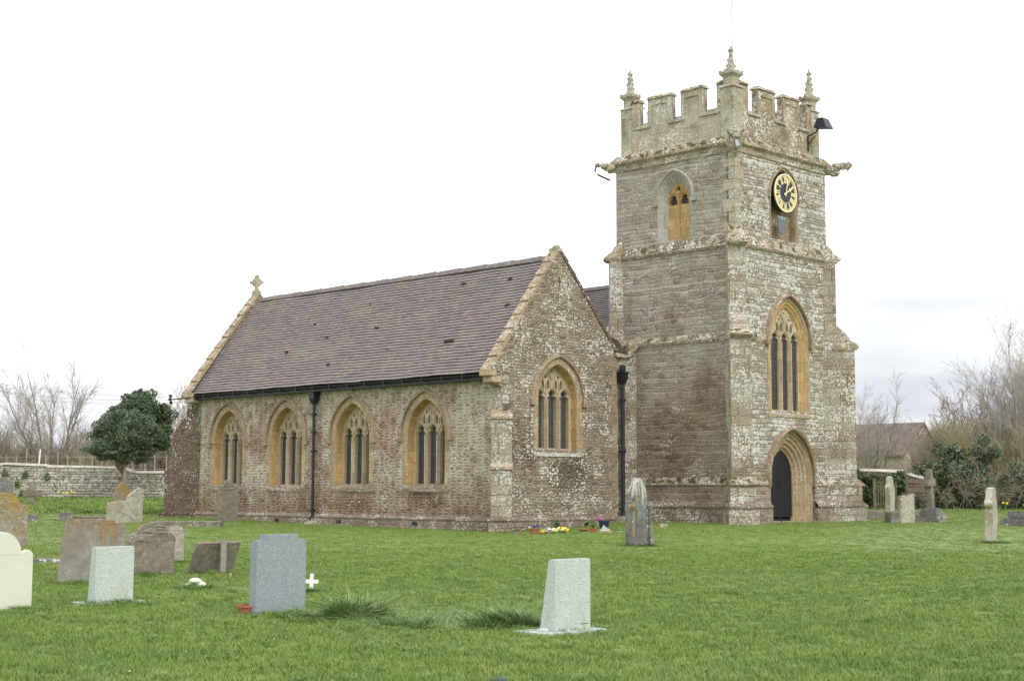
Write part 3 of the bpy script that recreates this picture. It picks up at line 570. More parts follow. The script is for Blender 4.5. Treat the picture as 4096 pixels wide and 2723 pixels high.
dp=downpipe(5.85,-.14,5.1,.25,0,-.3,.075,collars=(4.35,2.55,.55)); MB().lathe([(.08,5.3),(.11,5.42),(.11,5.55),(.05,5.6)],(5.85,-.14),10).build('cowl',M['black'],dp)
MB().box(5.62,6.15,-.5,-.02,-.3,.32).build('gully_block',M['butt'],CH,bevel=.02)
c_=MB(); c_.tube([(-.03,L-.12,2.95),(-.03,L-.12,.45),(-.12,L-.1,.25),(-.13,L-.1,-.1)],.022,6); c_.build('cable_cover',M['white'],CH)
c_=MB(); c_.tube([(-.03,L-.12,4.75),(-.03,L-.12,3.0),(-.03,16.6,2.98),(-.05,16.25,3.0),(-.02,16.1,2.98),(.3,15.9,2.95)],.014,5); c_.build('cable',M['black'],CH)
# wire bracket at the eaves
b=MB(); b.tube([(-.3,L+.0,4.86),(-.75,L+.35,4.82)],.025,6)
for (x,y,z) in ((-.85,L+.3,4.95),(-.8,L+.42,4.82),(-.78,L+.36,4.68)): b.lathe([(.05,z-.05),(.09,z-.03),(.05,z),(.09,z+.03),(.05,z+.05)],(x,y),8)
b.tube([(-.8,L+.36,4.6),(-.8,L+.36,5.02)],.03,6); b.build('wire_bracket',M['black'],CH)
# ================================================================== TOWER
U0,U1,V0,V1=6.9,12.47,-4.3,1.03; S2=math.sqrt(2)
def ring(off,h,p,z,zt=None,cuts=None,lift=0):
    """16 plan points; butt. tips optionally at another height zt"""
    u0,u1,v0,v1=U0-off,U1+off,V0-off,V1+off
    cs=[((u0,v0),(0,-1),(1,0)),((u1,v0),(1,0),(0,1)),((u1,v1),(0,1),(-1,0)),((u0,v1),(-1,0),(0,-1))]
    out=[]
    for c,ei,eo in cs:
        c=Vector(c); ei=Vector(ei); eo=Vector(eo); d=(ei-eo).normalized(); q=(ei+eo).normalized(); s=h*S2
        A1=c-ei*s; A2=c+eo*s; T1=c+d*p-q*h; T2=c+d*p+q*h
        out+=[(*A1,z),(*T1,z if zt is None else zt),(*T2,z if zt is None else zt),(*A2,z)]
    if cuts: out=out[:4]+[(cuts[0],v0,z),(cuts[1],v0,z)]+out[4:]
    return out
def loft(rings,edges,name,mat,**k):
    n=len(rings[0]); es=sorted(edges); gs=[]
    for e in es:
        if gs and gs[-1][-1]==e-1: gs[-1].append(e)
        else: gs.append([e])
    if len(gs)>1: return [loft(rings,g__,name,mat,**k) for g__ in gs][0]
    m=MB()
    for e in es:
        for a,b in zip(rings,rings[1:]):
            p,q,r_,s=a[e],a[(e+1)%n],b[(e+1)%n],b[e]
            ns=max(1,int((Vector(q)-Vector(p)).length/.4)) if k.get('jit') else 1
            for t in range(ns):
                f=lambda x,y,t_: tuple(Vector(x).lerp(Vector(y),t_))
                m.add([f(p,q,t/ns),f(p,q,(t+1)/ns),f(s,r_,(t+1)/ns),f(s,r_,t/ns)],[(0,1,2,3)])
    return m.build(name,M[mat],CH,**k)
BE=[0,1,2,4,5,6,8,9,10,12,13,14]; WE=[3,7,11,15]          # buttress edges, wall edges
BEc=[0,1,2,6,7,8,10,11,12,14,15,16]; WEc=[3,5,9,13,17]     # with a gap cut in the west edge
lo,mi=(.06,.35,.80),(.06,.30,.17)
# lower + middle walls: plates on the two visible sides with openings, lofts elsewhere
WS=lambda a,z,d:(a,V0-.06+d,z); SS=lambda a,z,d:(U0-.06+d,a,z)
cw=9.86
door_steps=[(0,-.01),(.08,-.01),(.12,.05),(.18,.03),(.23,.10),(.31,.11),(.35,.18),(.43,.19),(.48,.27),(.56,.29),(.62,.38),(.66,.38),(.68,.5)]
dfr=MB(); loops=[[WS(a,z,d) for a,z in arch_loop(cw,-.3,1.7,1.34,1.62,-i)] for i,d in door_steps]; dfr.strip(loops); dsur=dfr.build('doorway',M['ham'],CH,bevel=0)
h=MB(); ls=[]
for o_,d in [(0,.0),(-.01,-.14),(.05,-.2),(.1,-.16),(.13,0)]: ls.append([WS(a,z,d) for a,z in arch_loop(cw,1.35,1.7,1.34,1.62,o_)])
h.strip(ls); h.build('hood_mould',M['ham_dark'],dsur,jit=.004)
door_hole=arch_loop(cw,-.3,1.7,1.34,1.62,0)
d_=MB(); d_.plate(arch_loop(cw,.3,1.7,1.34,1.62,-.66),[],.42,.5,WS)
for k in range(-2,3): d_.plate([(cw+k*.24-.006,.32),(cw+k*.24+.006,.32),(cw+k*.24+.006,2.2),(cw+k*.24-.006,2.2)],[],.415,.42,WS)
do=d_.build('door',M['door'],CH)
s_=MB()
for iz in range(11):
    for k in range(-4,5): 
        x=cw+k*.13; z=.5+iz*.18
        if z<1.75 or abs(x-cw)<.55-(z-1.75)*.55: s_.add([WS(x-.014,z-.014,.418),WS(x+.014,z-.014,.418),WS(x+.014,z+.014,.418),WS(x-.014,z+.014,.418),WS(x,z,.40)],[(0,1,4),(1,2,4),(2,3,4),(3,0,4)])
s_.v=[tuple(v) for v in s_.v]; so2=s_.build('studs',M['black'],do); so2['kind']='stuff'
hd=MB(); hd.tube([WS(cw-.08+.05*math.cos(t),1.4+.09*math.sin(t),.385) for t in np.linspace(0,6.28,12)],.012,5); hd.build('handle',M['black'],do)
MB().box(cw-.75,cw+.75,V0+.3,V0+.75,-.3,.16).build('door_step',M['hs_pale'],CH,bevel=.01)
m_=MB(); m_.box(cw-.72,cw+.72,V0+.42,V0+.5,.17,.24); m_.tube([(cw-.25,V0+.25,.3),(cw-.3,V0-.0,-.02)],.018,5); m_.build('boot_rail',M['black'],CH)
MB().box(cw-1.3,cw+2.2,V0-1.1,V0+.3,-.3,.118).build('threshold_slab',M['plinth'],CH,bevel=.01)
wst=[(0,-.008),(.12,-.008),(.16,.04),(.22,.03),(.28,.09),(.34,.10),(.40,.16),(.42,.4)]
wh=gothic_window(WS,cw,3.98,6.35,1.28,1.66,wst,hood=.13,depth=.17,tk=.07,glass='glass2',sillmat='ham',hoodmat='ham_dark',hw_hood_drop=.02,hood_proud=.14)
s35=lo[1]*S2
MB().plate([(U0-.06+s35,1.5),(U1+.06-s35,1.5),(U1+.06-s35,-.3),(cw+1.34,-.3),(cw+1.34,-.3),]+[(a,z) for a,z in door_hole[::-1]][0:]+[(U0-.06+s35,-.3)],[],0,.3,WS) if False else None
# west wall plate: one notch for the doorway, one hole for the window
outl=[(U0-.06+.3*S2,-.3)]+door_hole+[(U1+.06-.3*S2,-.3),(U1+.06-.3*S2,9.62),(U0-.06+.3*S2,9.62)]
MB().plate(outl,[wh],0,.35,WS).build('tower_west_wall',M['tower_west'],CH)
MB().plate([(V0-.06+.3*S2,-.5),(V1+.06-.3*S2,-.5),(V1+.06-.3*S2,9.62),(V0-.06+.3*S2,9.62)],[],0,.35,SS).build('tower_side_wall',M['tower_south'],CH)
loft([ring(.06,.3,.17,-.5),ring(.06,.3,.17,9.62)],[7,11],'tower_rear_wall','tower_south')
# buttresses: plinths, lower, weathered offset, upper, cap
def bt(z0,z1,a,b=None,zt=None,mat='butt',name='buttress',**k): 
    b=b or a; loft([ring(*a,z0),ring(*b,z1,zt)],BE,name,mat,**k)
bt(1.45,6.36,lo); bt(6.9,9.56,mi)
loft([ring(.06,.35,.80,6.5),ring(.06,.34,.66,6.66),ring(.06,.33,.64,6.67),ring(.06,.32,.48,6.9),ring(.06,.31,.45,6.91),ring(.06,.3,.17,7.18)],BE,'weathering','butt')
loft([ring(.06,.3,.17,9.70),ring(.03,.27,.06,9.98),ring(.03,.26,.05,9.99),ring(.0,.22,-.22,10.3)],BE,'weathering','string')
# plinths with the doorway gap
gap=(cw-1.36,cw+1.38)
def rr_(spec,zs_): return [ring(o,h_,p_,z,cuts=gap) for (o,h_,p_),z in zip(spec,zs_)]
P1=(.15,.42,.84); P2=(.26,.50,.82)
loft(rr_([P2,P2],[-.6,.62]),WEc,'plinth','plinth'); loft(rr_([P2,P2],[-.6,.62]),BEc,'plinth','butt')
loft(rr_([P2,(.29,.52,.84),(.29,.52,.84),P1],[.62,.64,.70,.86]),BEc+WEc,'plinth_moulding','plinth',jit=.008)
loft(rr_([P1,P1],[.86,1.38]),WEc,'plinth','tower_south'); loft(rr_([P1,P1],[.86,1.38]),BEc,'plinth','butt')
loft(rr_([P1,(.20,.44,.87),(.20,.44,.87),lo],[1.38,1.40,1.46,1.66]),BEc+WEc,'plinth_moulding','string',jit=.005)
for g0 in gap:      # cheeks closing the plinth beside the doorway
    MB().hull8([(g0-.01,V0-.27,-.6),(g0+.01,V0-.27,-.6),(g0+.01,V0,-.6),(g0-.01,V0,-.6)],[(g0-.01,V0-.27,.62),(g0+.01,V0-.27,.62),(g0+.01,V0,.62),(g0-.01,V0,.62)]).build('plinth_return',M['plinth'],CH)
    MB().hull8([(g0-.01,V0-.14,.5),(g0+.01,V0-.14,.5),(g0+.01,V0,.5),(g0-.01,V0,.5)],[(g0-.01,V0-.14,1.4),(g0+.01,V0-.14,1.4),(g0+.01,V0,1.4),(g0-.01,V0,1.4)]).build('plinth_return',M['plinth'],CH)
gw=(cw-1.40,cw+1.40)
def sr(lst,cuts=None): return [ring(*a,z,cuts=cuts) for a,z in lst]
loft(sr([(lo,6.26),((.09,.37,.83),6.28),((.13,.38,.86),6.36),((.13,.38,.86),6.41),((.07,.36,.81),6.56),(lo,6.57)],gw),BEc+WEc,'string_course','string',jit=.005)
loft(sr([(mi,9.46),((.10,.32,.21),9.48),((.15,.34,.25),9.55),((.15,.34,.25),9.60),((.08,.31,.18),9.74),((.0,.28,.06),9.92)]),BE+WE,'string_course','string',jit=.005)
# top stage
T0=lambda a,z,d:(a,V0+d,z); T1=lambda a,z,d:(U0+d,a,z)
bst=[(0,-.006),(.06,-.006),(.10,.03),(.30,.20),(.34,.24),(.34,.44)]
bc=-1.69
bh=gothic_window(T1,bc,9.98,11.45,.80,1.0,bst,hood=.08,mat='bell',lights=2,depth=.25,hoodmat='bell',sillmat='string',glass='glass2',name='bell_opening',hood_proud=.07)
# stone louvres with square vents, set in the belfry opening
k=MB()
for sgn in (-1,1):
    c0=bc+sgn*.23
    hh=[]
    for z in (10.98,10.62):
        for dx in (-.09,.09): hh.append([(c0+dx-.045,z),(c0+dx+.045,z),(c0+dx+.045,z+.075),(c0+dx-.045,z+.075)])
    k.plate([(c0-.2,9.98),(c0+.2,9.98),(c0+.2,11.12),(c0-.2,11.12)],hh,.33,.36,T1)
k.build('louvre_panel',M['ham_pale'],CH)
MB().plate([(bc+.03,9.98),(bc+.42,9.98),(bc+.42,10.5),(bc+.30,10.35),(bc+.2,10.75),(bc+.06,10.3)],[],.322,.329,T1).build('render_patch',M['bell'],CH)
MB().plate([(bc-.42,9.98),(bc-.25,9.98),(bc-.36,10.3),(bc-.28,10.45),(bc-.42,10.6)],[],.322,.329,T1).build('render_patch',M['bell'],CH)
nst=[(0,-.006),(.08,-.006),(.12,.04),(.16,.3)]
ncw=9.80
fr=MB(); loops=[[T0(a,z,d) for a,z in arch_loop(ncw,10.0,11.5,.88,1.13,-i)] for i,d in nst]; fr.strip(loops); niche=fr.build('niche_surround',M['ham_dark'],CH)
h=MB(); ls=[[T0(a,z,d) for a,z in arch_loop(ncw,11.45,11.5,.88,1.13,o_)] for o_,d in [(0,0),(0,-.07),(.05,-.08),(.08,0)]]; h.strip(ls); h.build('hood_mould',M['string'],niche)
MB().plate(arch_loop(ncw,10.0,11.5,.88,1.13,-.14),[],.28,.32,T0).build('niche_back',M['ham_dark'],niche)
MB().hull8([T0(ncw-.8,9.75,-.04),T0(ncw+.8,9.75,-.04),T0(ncw+.8,9.75,.3),T0(ncw-.8,9.75,.3)],[T0(ncw-.8,9.83,-.04),T0(ncw+.8,9.83,-.04),T0(ncw+.8,10.12,.3),T0(ncw-.8,10.12,.3)]).build('sill',M['ham_dark'],niche)
nh=arch_loop(ncw,10.0,11.5,.88,1.13,0)
MB().plate([(U0,9.7),(U1,9.7),(U1,12.95),(U0,12.95)],[nh],0,.35,T0).build('tower_west_wall',M['tower_west'],CH)
MB().plate([(V0+.002,9.7),(V1,9.7),(V1,12.95),(V0+.002,12.95)],[bh],0,.35,T1).build('tower_side_wall',M['tower_south'],CH)
MB().plate([(V0+.35,9.7),(V1,9.7),(V1,12.95),(V0+.35,12.95)],[],U1-U0-.35,U1-U0,T1).build('tower_rear_wall',M['tower_south'],CH)
MB().plate([(U0+.002,9.7),(U1-.002,9.7),(U1-.002,12.95),(U0+.002,12.95)],[],V1-V0-.35,V1-V0,T0).build('tower_rear_wall',M['tower_south'],CH)
# alternating corner quoins on the near corner
q=MB(); z=10.0; k_=0
while z<12.7:
    h_=.3+.06*(k_%3); a_=.5 if k_%2 else .26; b_=.26 if k_%2 else .5
    q.box(U0-.012,U0+a_,V0-.012,V0+.1,z,z+h_); q.box(U0-.013,U0+.1,V0-.011,V0+b_,z,z+h_); z+=h_+.015; k_+=1
q.build('quoins',M['parapet'],CH,bevel=.006)
# clock
ccz=11.70; cc_=MB(); cy0=V0-.07
def CP(r,t,y): return (ncw+r*math.sin(t),y,ccz+r*math.cos(t))
def disc(r,y0,y1,n=48):
    m=MB(); a=[CP(r,2*math.pi*k/n,y0) for k in range(n)]; b=[CP(r,2*math.pi*k/n,y1) for k in range(n)]
    m.add(a+b,[tuple(range(n)),tuple(range(n,2*n))]+[(k,(k+1)%n,(k+1)%n+n,k+n) for k in range(n)]); return m
M['face']=plain('clock_face_blue_black',(.022,.024,.034),.4,var=.05); M['gold']=plain('gold_leaf',(.88,.74,.40),.45,metal=0,var=.1,spec=.5)
clk=disc(.66,cy0,V0+.1).build('clock',M['face'],CH)
g_=MB()
def ringp(r0,r1,y0,y1,n=60):
    ls=[[CP(r,2*math.pi*k/n,y) for k in range(n)] for r,y in ((r0,y1),(r0,y0),(r1,y0),(r1,y1))]; g_.strip(ls,True)
ringp(.635,.685,cy0-.03,cy0+.01); ringp(.575,.588,cy0-.006,cy0+.01)
for k in range(60):
    t=2*math.pi*k/60; n_=Vector((math.sin(t),0,math.cos(t))); s__=Vector((math.cos(t),0,-math.sin(t))); c0=Vector((ncw,cy0-.005,ccz))
    w_=.012 if k%5 else .022
    g_.hull8([c0+n_*.588-s__*w_,c0+n_*.588+s__*w_,c0+n_*.635+s__*w_,c0+n_*.635-s__*w_],[c0+n_*.588-s__*w_+Vector((0,.01,0)),c0+n_*.588+s__*w_+Vector((0,.01,0)),c0+n_*.635+s__*w_+Vector((0,.01,0)),c0+n_*.635-s__*w_+Vector((0,.01,0))])
g_.build('minute_ring',M['gold'],clk)
num=['XII','I','II','III','IIII','V','VI','VII','VIII','IX','X','XI']
def bar(t,x0,r0,x1,r1,w_):
    n_=Vector((math.sin(t),0,math.cos(t))); s__=Vector((math.cos(t),0,-math.sin(t))); c0=Vector((ncw,cy0-.012,ccz)); D=Vector((0,.014,0))
    p0=c0+n_*r0+s__*x0; p1=c0+n_*r1+s__*x1; b=[p0-s__*w_,p0+s__*w_,p1+s__*w_,p1-s__*w_]; g_.hull8(b,[v+D for v in b])
for i,nm in enumerate(num):
    g_=MB(); t=2*math.pi*i/12; ws={'I':.045,'V':.10,'X':.10}; tot=sum(ws[c] for c in nm); x=-tot/2; r0,r1=.35,.56
    for c in nm:
        w_=ws[c]; m_=x+w_/2
        if c=='I': bar(t,m_,r0,m_,r1,.014)
        elif c=='V': bar(t,m_-.035,r1,m_,r0,.015); bar(t,m_+.035,r1,m_,r0,.008)
        else: bar(t,m_-.035,r1,m_+.035,r0,.015); bar(t,m_+.035,r1,m_-.035,r0,.008)
        x+=w_
    bar(t,0,r1-.006,0,r1+.006,tot/2); bar(t,0,r0-.006,0,r0+.006,tot/2); g_.build('numeral',M['gold'],clk)
def hand(t,ln,w_,y,name):
    m=MB(); n_=Vector((math.sin(t),0,math.cos(t))); s__=Vector((math.cos(t),0,-math.sin(t))); c0=Vector((ncw,y,ccz)); D=Vector((0,.012,0))
    pts=[(-.12,-w_*.7),(-.12,w_*.7),(0,w_*.5),(ln*.62,w_*.5),(ln*.68,w_*1.4),(ln*.78,w_*1.2),(ln,0),(ln*.78,-w_*1.2),(ln*.68,-w_*1.4),(ln*.62,-w_*.5),(0,-w_*.5)]
    a=[c0+n_*r+s__*x for r,x in pts]; n2=len(a); m.add(a+[v+D for v in a],[tuple(range(n2)),tuple(range(n2,2*n2))]+[(k,(k+1)%n2,(k+1)%n2+n2,k+n2) for k in range(n2)]); m.build(name,M['gold'],clk)
hand(R(12),.58,.034,cy0-.05,'minute_hand'); hand(R(61),.40,.045,cy0-.035,'hour_hand')
g=NG('slate_shield'); z=g.n('ShaderNodeSeparateXYZ',{0:g.ob()}).outputs[2]; g.color(g.mix(g.mr(g.mth('MULTIPLY_ADD',g.noise(g.ob(),6,3),.3,z),10.85,10.98),(.14,.145,.16),(.22,.33,.30))); g.b.inputs['Roughness'].default_value=.6
shx=9.60
MB().plate([(shx-.24,10.85),(shx-.1,10.82),(shx,10.86),(shx+.1,10.82),(shx+.24,10.85),(shx+.22,10.62),(shx+.25,10.45),(shx+.18,10.28),(shx,10.18),(shx-.18,10.28),(shx-.25,10.45),(shx-.22,10.62)],[],-.05,-.02,T0).build('shield_plate',g.m,CH)
# ---- cornice and parapet
def rect(off,z): 
    return [(U0-off,V0-off,z),(U1+off,V0-off,z),(U1+off,V1+off,z),(U0-off,V1+off,z)]
def rloft(lst,name,mat,**k):
    m=MB()
    for (a,za),(b,zb) in zip(lst,lst[1:]):
        A,B=rect(a,za),rect(b,zb)
        for e in range(4):
            p,q,r_,s=A[e],A[(e+1)%4],B[(e+1)%4],B[e]; ns=14
            for t in range(ns):
                f=lambda x,y,t_: tuple(Vector(x).lerp(Vector(y),t_)); m.add([f(p,q,t/ns),f(p,q,(t+1)/ns),f(s,r_,(t+1)/ns),f(s,r_,t/ns)],[(0,1,2,3)])
    return m.build(name,M[mat],CH,**k)
rloft([(0,12.74),(.05,12.78),(.06,12.86),(.03,12.9),(.04,12.98),(.16,13.05),(.17,13.13),(0,13.36),(-.16,13.38)],'cornice','string',jit=.006)
TH=.32; PO=-.15     # parapet is set back slightly
def par(side):
    """returns mapping P(a,z,d) and length range; a runs along the wall"""
    if side=='s': return (lambda a,z,d:(U0-PO+d,a,z)),V0-PO,V1+PO
    if side=='w': return (lambda a,z,d:(a,V0-PO+d,z)),U0-PO,U1+PO
    if side=='n': return (lambda a,z,d:(U1+PO-d,a,z)),V0-PO,V1+PO
    return (lambda a,z,d:(a,V1+PO-d,z)),U0-PO,U1+PO
SEG={'s':[(-4.15,-3.47),(-2.83,-1.89),(-1.41,-.38),(.08,.88)],'w':[(7.05,7.93),(8.56,9.55),(10.12,11.08),(11.62,12.32)]}
SEG['n']=SEG['s']; SEG['e']=SEG['w']
for side in 'swne':
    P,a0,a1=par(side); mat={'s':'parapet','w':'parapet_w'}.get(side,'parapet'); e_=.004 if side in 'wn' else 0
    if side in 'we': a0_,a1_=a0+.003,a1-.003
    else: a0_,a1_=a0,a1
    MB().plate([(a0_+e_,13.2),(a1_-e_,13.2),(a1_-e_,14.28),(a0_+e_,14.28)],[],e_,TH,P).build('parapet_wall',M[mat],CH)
    s=MB(); seg=SEG[side]; 
    for (x0,x1),(y0,y1) in zip(seg,seg[1:]):    # sloping crenel sills
        s.hull8([P(x1-.06,14.24,-.06),P(y0+.06,14.24,-.06),P(y0+.06,14.24,TH+.04),P(x1-.06,14.24,TH+.04)],[P(x1-.06,14.32,-.06),P(y0+.06,14.32,-.06),P(y0,14.56,TH+.04),P(x1,14.56,TH+.04)])
    so_=s.build('crenel_sill',M['parapet'],CH,sub=1,jit=.008)
    for i,(x0,x1) in enumerate(seg):
        cor=i in (0,3)
        zt=15.28
        x0_,x1_=x0,x1
        if cor and side in 'we': 
            if i==0: x0_=x0+.004
            else: x1_=x1-.004
        if cor:   # corner blocks, top steps inwards of the pinnacle shaft
            if i==0: x0_=x0+.45
            else: x1_=x1-.45
        ins=.13
        ml=MB(); ml.plate([(x0_,14.2),(x1_,14.2),(x1_,zt),(x0_,zt)],[],.035,TH-.01,P)
        # raised border with sunk panel
        if not cor: ml.plate([(x0_,14.2),(x0_,zt),(x1_,zt),(x1_,14.2),(x1_-ins*1.2,14.2),(x1_-ins*1.2,zt-.24),(x0_+ins*1.2,zt-.24),(x0_+ins*1.2,14.2)],[],0,.036,P)
        else: ml.plate([(x0_,14.2),(x0_,zt-.06),(x1_,zt-.06),(x1_,14.2)],[],.0,.036,P)
        mo=ml.build('merlon',M[mat],CH,bevel=.012)
        if not cor or True:
            c_=MB(); c_.hull8([P(x0_-.05,zt+.002,-.05),P(x1_+.05,zt+.002,-.05),P(x1_+.05,zt+.002,TH+.05),P(x0_-.05,zt+.002,TH+.05)],[P(x0_-.0,zt+.12,.03),P(x1_+.0,zt+.12,.03),P(x1_+.0,zt+.12,TH-.03),P(x0_-.0,zt+.12,TH-.03)])
            if not cor:
                for xx in (x0_,x1_): c_.tube([P(xx,14.3,.03),P(xx,zt+.02,.03)],.035,6)
            else:
                xx=x1_ if i==0 else x0_; c_.tube([P(xx,14.3,.03),P(xx,zt+.02,.03)],.035,6)
            c_.build('merlon_cap',M[mat],mo,sub=1,jit=.007)
def pinnacle(x,y,top,big=1.):
    p=MB(); s=.26*big; z0=14.0
    p.box(x-s,x+s,y-s,y+s,13.3,15.1)
    p.hull8([(x-s-.05,y-s-.05,15.1),(x+s+.05,y-s-.05,15.1),(x+s+.05,y+s+.05,15.1),(x-s-.05,y+s+.05,15.1)],[(x-s+.05,y-s+.05,15.19),(x+s-.05,y-s+.05,15.19),(x+s-.05,y+s-.05,15.19),(x-s+.05,y+s-.05,15.19)])
    p.box(x-s+.07,x+s-.07,y-s+.07,y+s-.07,15.18,15.46)
    p.hull8([(x-s+.07,y-s+.07,15.46),(x+s-.07,y-s+.07,15.46),(x+s-.07,y+s-.07,15.46),(x-s+.07,y+s-.07,15.46)],[(x-s-.03,y-s-.03,15.58),(x+s+.03,y-s-.03,15.58),(x+s+.03,y+s+.03,15.58),(x-s-.03,y+s+.03,15.58)])
    p.box(x-s-.03,x+s+.03,y-s-.03,y+s+.03,15.58,15.63)
    rr=random.Random(int(x*10))
    for a in np.linspace(-1,1,4):
        for (dx,dy) in ((a,-1),(a,1),(-1,a),(1,a)): p.blob((x+dx*s*.95,y+dy*s*.95,15.65+rr.uniform(-.02,.02)),.06,rr.random(),.35,6)
    h=top-15.62
    p.hull8([(x-.12,y-.12,15.6),(x+.12,y-.12,15.6),(x+.12,y+.12,15.6),(x-.12,y+.12,15.6)],[(x-.04,y-.04,15.6+h*.9),(x+.04,y-.04,15.6+h*.9),(x+.04,y+.04,15.6+h*.9),(x-.04,y+.04,15.6+h*.9)])
    for k in range(5):
        t=.12+.19*k; r_=.115*(1-t)+.045; z=15.62+h*t
        for (dx,dy) in ((1,1),(1,-1),(-1,1),(-1,-1)):
            if rr.random()<.88: p.blob((x+dx*r_*.8,y+dy*r_*.8,z+rr.uniform(-.03,.03)),(.036,.036,.055),rr.random(),.3,6)
    p.blob((x,y,top-.16),(.055,.055,.06),3,.25,8); p.blob((x,y,top-.04),(.035,.035,.09),4,.15,8)
    return p.build('pinnacle',M['pinnacle'],CH)
pn=pinnacle(U0+.40,V0+.40,16.56,1.05); pinnacle(U0+.38,V1-.38,16.6,.95); pinnacle(U1-.38,V0+.38,16.72,.95); pinnacle(U1-.38,V1-.38,16.0,.95)
for (x,y) in ((U0-.04+.33,V0-.04+.33),): MB().box(U0+.155,U0+.8,V0+.155,V0+.8,14.2,15.16).build('corner_block',M['parapet'],CH,bevel=.012)
MB().box(U0+.5,U1-.5,V0+.5,V1-.5,13.0,13.4).build('tower_roof',M['lead'],CH)
MB().tube([(U0+.42,V0+.35,15.9),(U0+.42,V0+.35,20.5)],[.02,.016],6).build('lightning_rod',M['lead'],CH)
# gargoyles
def garg(name,pts,mat='string'):
    m=MB()
    for (c,r_,sd_) in pts: m.blob(c,r_,sd_,.28,9)
    return m.build(name,M[mat],CH)
x,y=U0-.12,V0-.12
go=garg('gargoyle',[((x,y,13.05),(.26,.26,.3),1),((x-.1,y-.1,13.35),(.24,.24,.2),2),((x-.25,y+.02,13.42),(.12,.12,.1),3),((x+.02,y-.25,13.42),(.12,.12,.1),4),((x-.22,y-.22,13.2),(.14,.14,.12),5),((x-.15,y+.12,13.15),(.13,.13,.22),6),((x+.12,y-.15,13.15),(.13,.13,.22),7)],'parapet')
MB().tube([(x-.15,y-.15,13.08),(x-.42,y-.42,12.72)],.06,10).build('lead_spout',M['lead'],go)
x,y=U0-.1,V1+.1
go=garg('gargoyle',[((x-.05,y+.05,12.95),(.2,.2,.16),1),((x-.2,y+.2,13.03),(.18,.18,.1),2),((x-.38,y+.38,13.06),(.12,.12,.08),4)],'parapet')
MB().tube([(x-.42,y+.42,13.0),(x-.45,y+.45,12.85),(x-.36,y+.36,12.7),(x-.05,y+.05,12.5)],.035,6).build('spout_pipe',M['black'],go)
x,y=U1+.1,V0-.1
garg('gargoyle',[((x,y,12.95),(.22,.22,.15),1),((x+.2,y-.2,13.06),(.2,.2,.15),2),((x+.38,y-.38,13.1),(.15,.15,.13),4),((x+.52,y-.52,13.14),(.13,.13,.12),6),((x+.15,y-.15,12.82),(.2,.2,.1),9),((x+.5,y-.5,13.02),(.06,.06,.08),8)],'butt')
# floodlight
fl=MB(); fx,fy,fz=11.62,V0+.13,13.9
fl.box(fx-.03,fx+.03,fy-.02,fy+.06,fz-.35,fz+.2); fl.tube([(fx,fy,fz+.2),(fx,fy-.35,fz+.3)],.025,6); fl.tube([(fx,fy,fz-.1),(fx,fy-.3,fz+.18)],.02,6); fl.tube([(fx,fy-.35,fz+.3),(fx,fy-.45,fz+.5)],.03,6)
fo=fl.build('floodlight_bracket',M['black'],CH)
lx,ly,lz=fx+.0,fy-.62,fz+.55
MB().hull8([(lx-.2,ly+.28,lz-.12),(lx+.2,ly+.28,lz-.12),(lx+.26,ly-.3,lz-.2),(lx-.26,ly-.3,lz-.2)],[(lx-.14,ly+.16,lz+.22),(lx+.14,ly+.16,lz+.22),(lx+.2,ly-.12,lz+.2),(lx-.2,ly-.12,lz+.2)]).build('floodlight',M['black'],fo,bevel=.01)
# ================================================================== GRAVES AND SMALL THINGS
HS=lambda a,z,d:(a,d,z)
def stone_obj(name,outline,th,mat,x,y,label,cat='gravestone',rz=45.3,tilt=(0,0),bevel=.012,jit=0,sub=0,sink=.12,group=None,taper=0):
    b=MB(); b.plate(outline,[],-th/2,th/2,HS)
    if taper: b.v=[(p[0],p[1]+(taper*(1-p[2]/max(q[1] for q in outline)) if p[1]>0 else 0),p[2]) for p in b.v]
    o=b.build(name,M[mat],None,bevel=bevel,sub=sub,jit=jit); o.location=(x,y,gf(x,y)-sink); o.rotation_euler=(R(tilt[0]),R(tilt[1]),R(rz)); return tag(o,label,cat,group)
def arc(cx,cz,r,a0,a1,n=10,ry=None): return [(cx+r*math.cos(R(a0+(a1-a0)*k/n)),cz+(ry or r)*math.sin(R(a0+(a1-a0)*k/n))) for k in range(n+1)]
# cream shouldered stone
h=.98+.12
stone_obj('headstone',[(-.43,0),(.43,0),(.43,h-.31)]+arc(.35,h-.31,.08,0,90,5)+arc(0,h-.28,.27,0,180,14,.28)+arc(-.35,h-.31,.08,90,180,5)+[(-.43,h-.31)],.1,'hs_cream',-6.42,18.98,'smooth cream headstone with rounded top and small shoulders, cut by the left edge')
# big stone thick with orange lichen
h=1.3+.12
stone_obj('headstone',[(-.52,0),(.50,0),(.56,h*.72)]+arc(.2,h*.72,.36,0,60,5,.16)+arc(0,h-.3,.36,30,150,9,.3)+arc(-.2,h*.72,.33,120,180,5,.16),.16,'hs_yellow',-12.25,36.6,'large weathered headstone crusted with orange lichen at the left edge',rz=38,tilt=(0,-3),jit=.008,sub=2)
# tall stepped stone with yellow top
h=.99+.12
stone_obj('headstone',[(-.54,0),(.50,0),(.52,h-.12)]+arc(.41,h-.16,.11,0,90,5)+[(.30,h-.04),(.30,h),(-.30,h),(-.33,h-.05),(-.51,h-.05)],.15,'hs_grey',-6.72,24.15,'tall grey headstone stained brown with orange lichen along its stepped top',tilt=(2,3),bevel=.015,jit=.004,sub=1)
# white granite, wedge-shaped
o=stone_obj('headstone',[(-.29,0),(.29,0),(.29,.87),(-.29,.87)],.10,'granite_white',-5.29,20.1,'pale speckled granite headstone with a flat top, second upright in the left foreground',taper=.09,bevel=.006)
MB().box(-.46,.42,-.16,.3,.0,.15).build('base_slab',M['granite_pale'],o,bevel=.006)
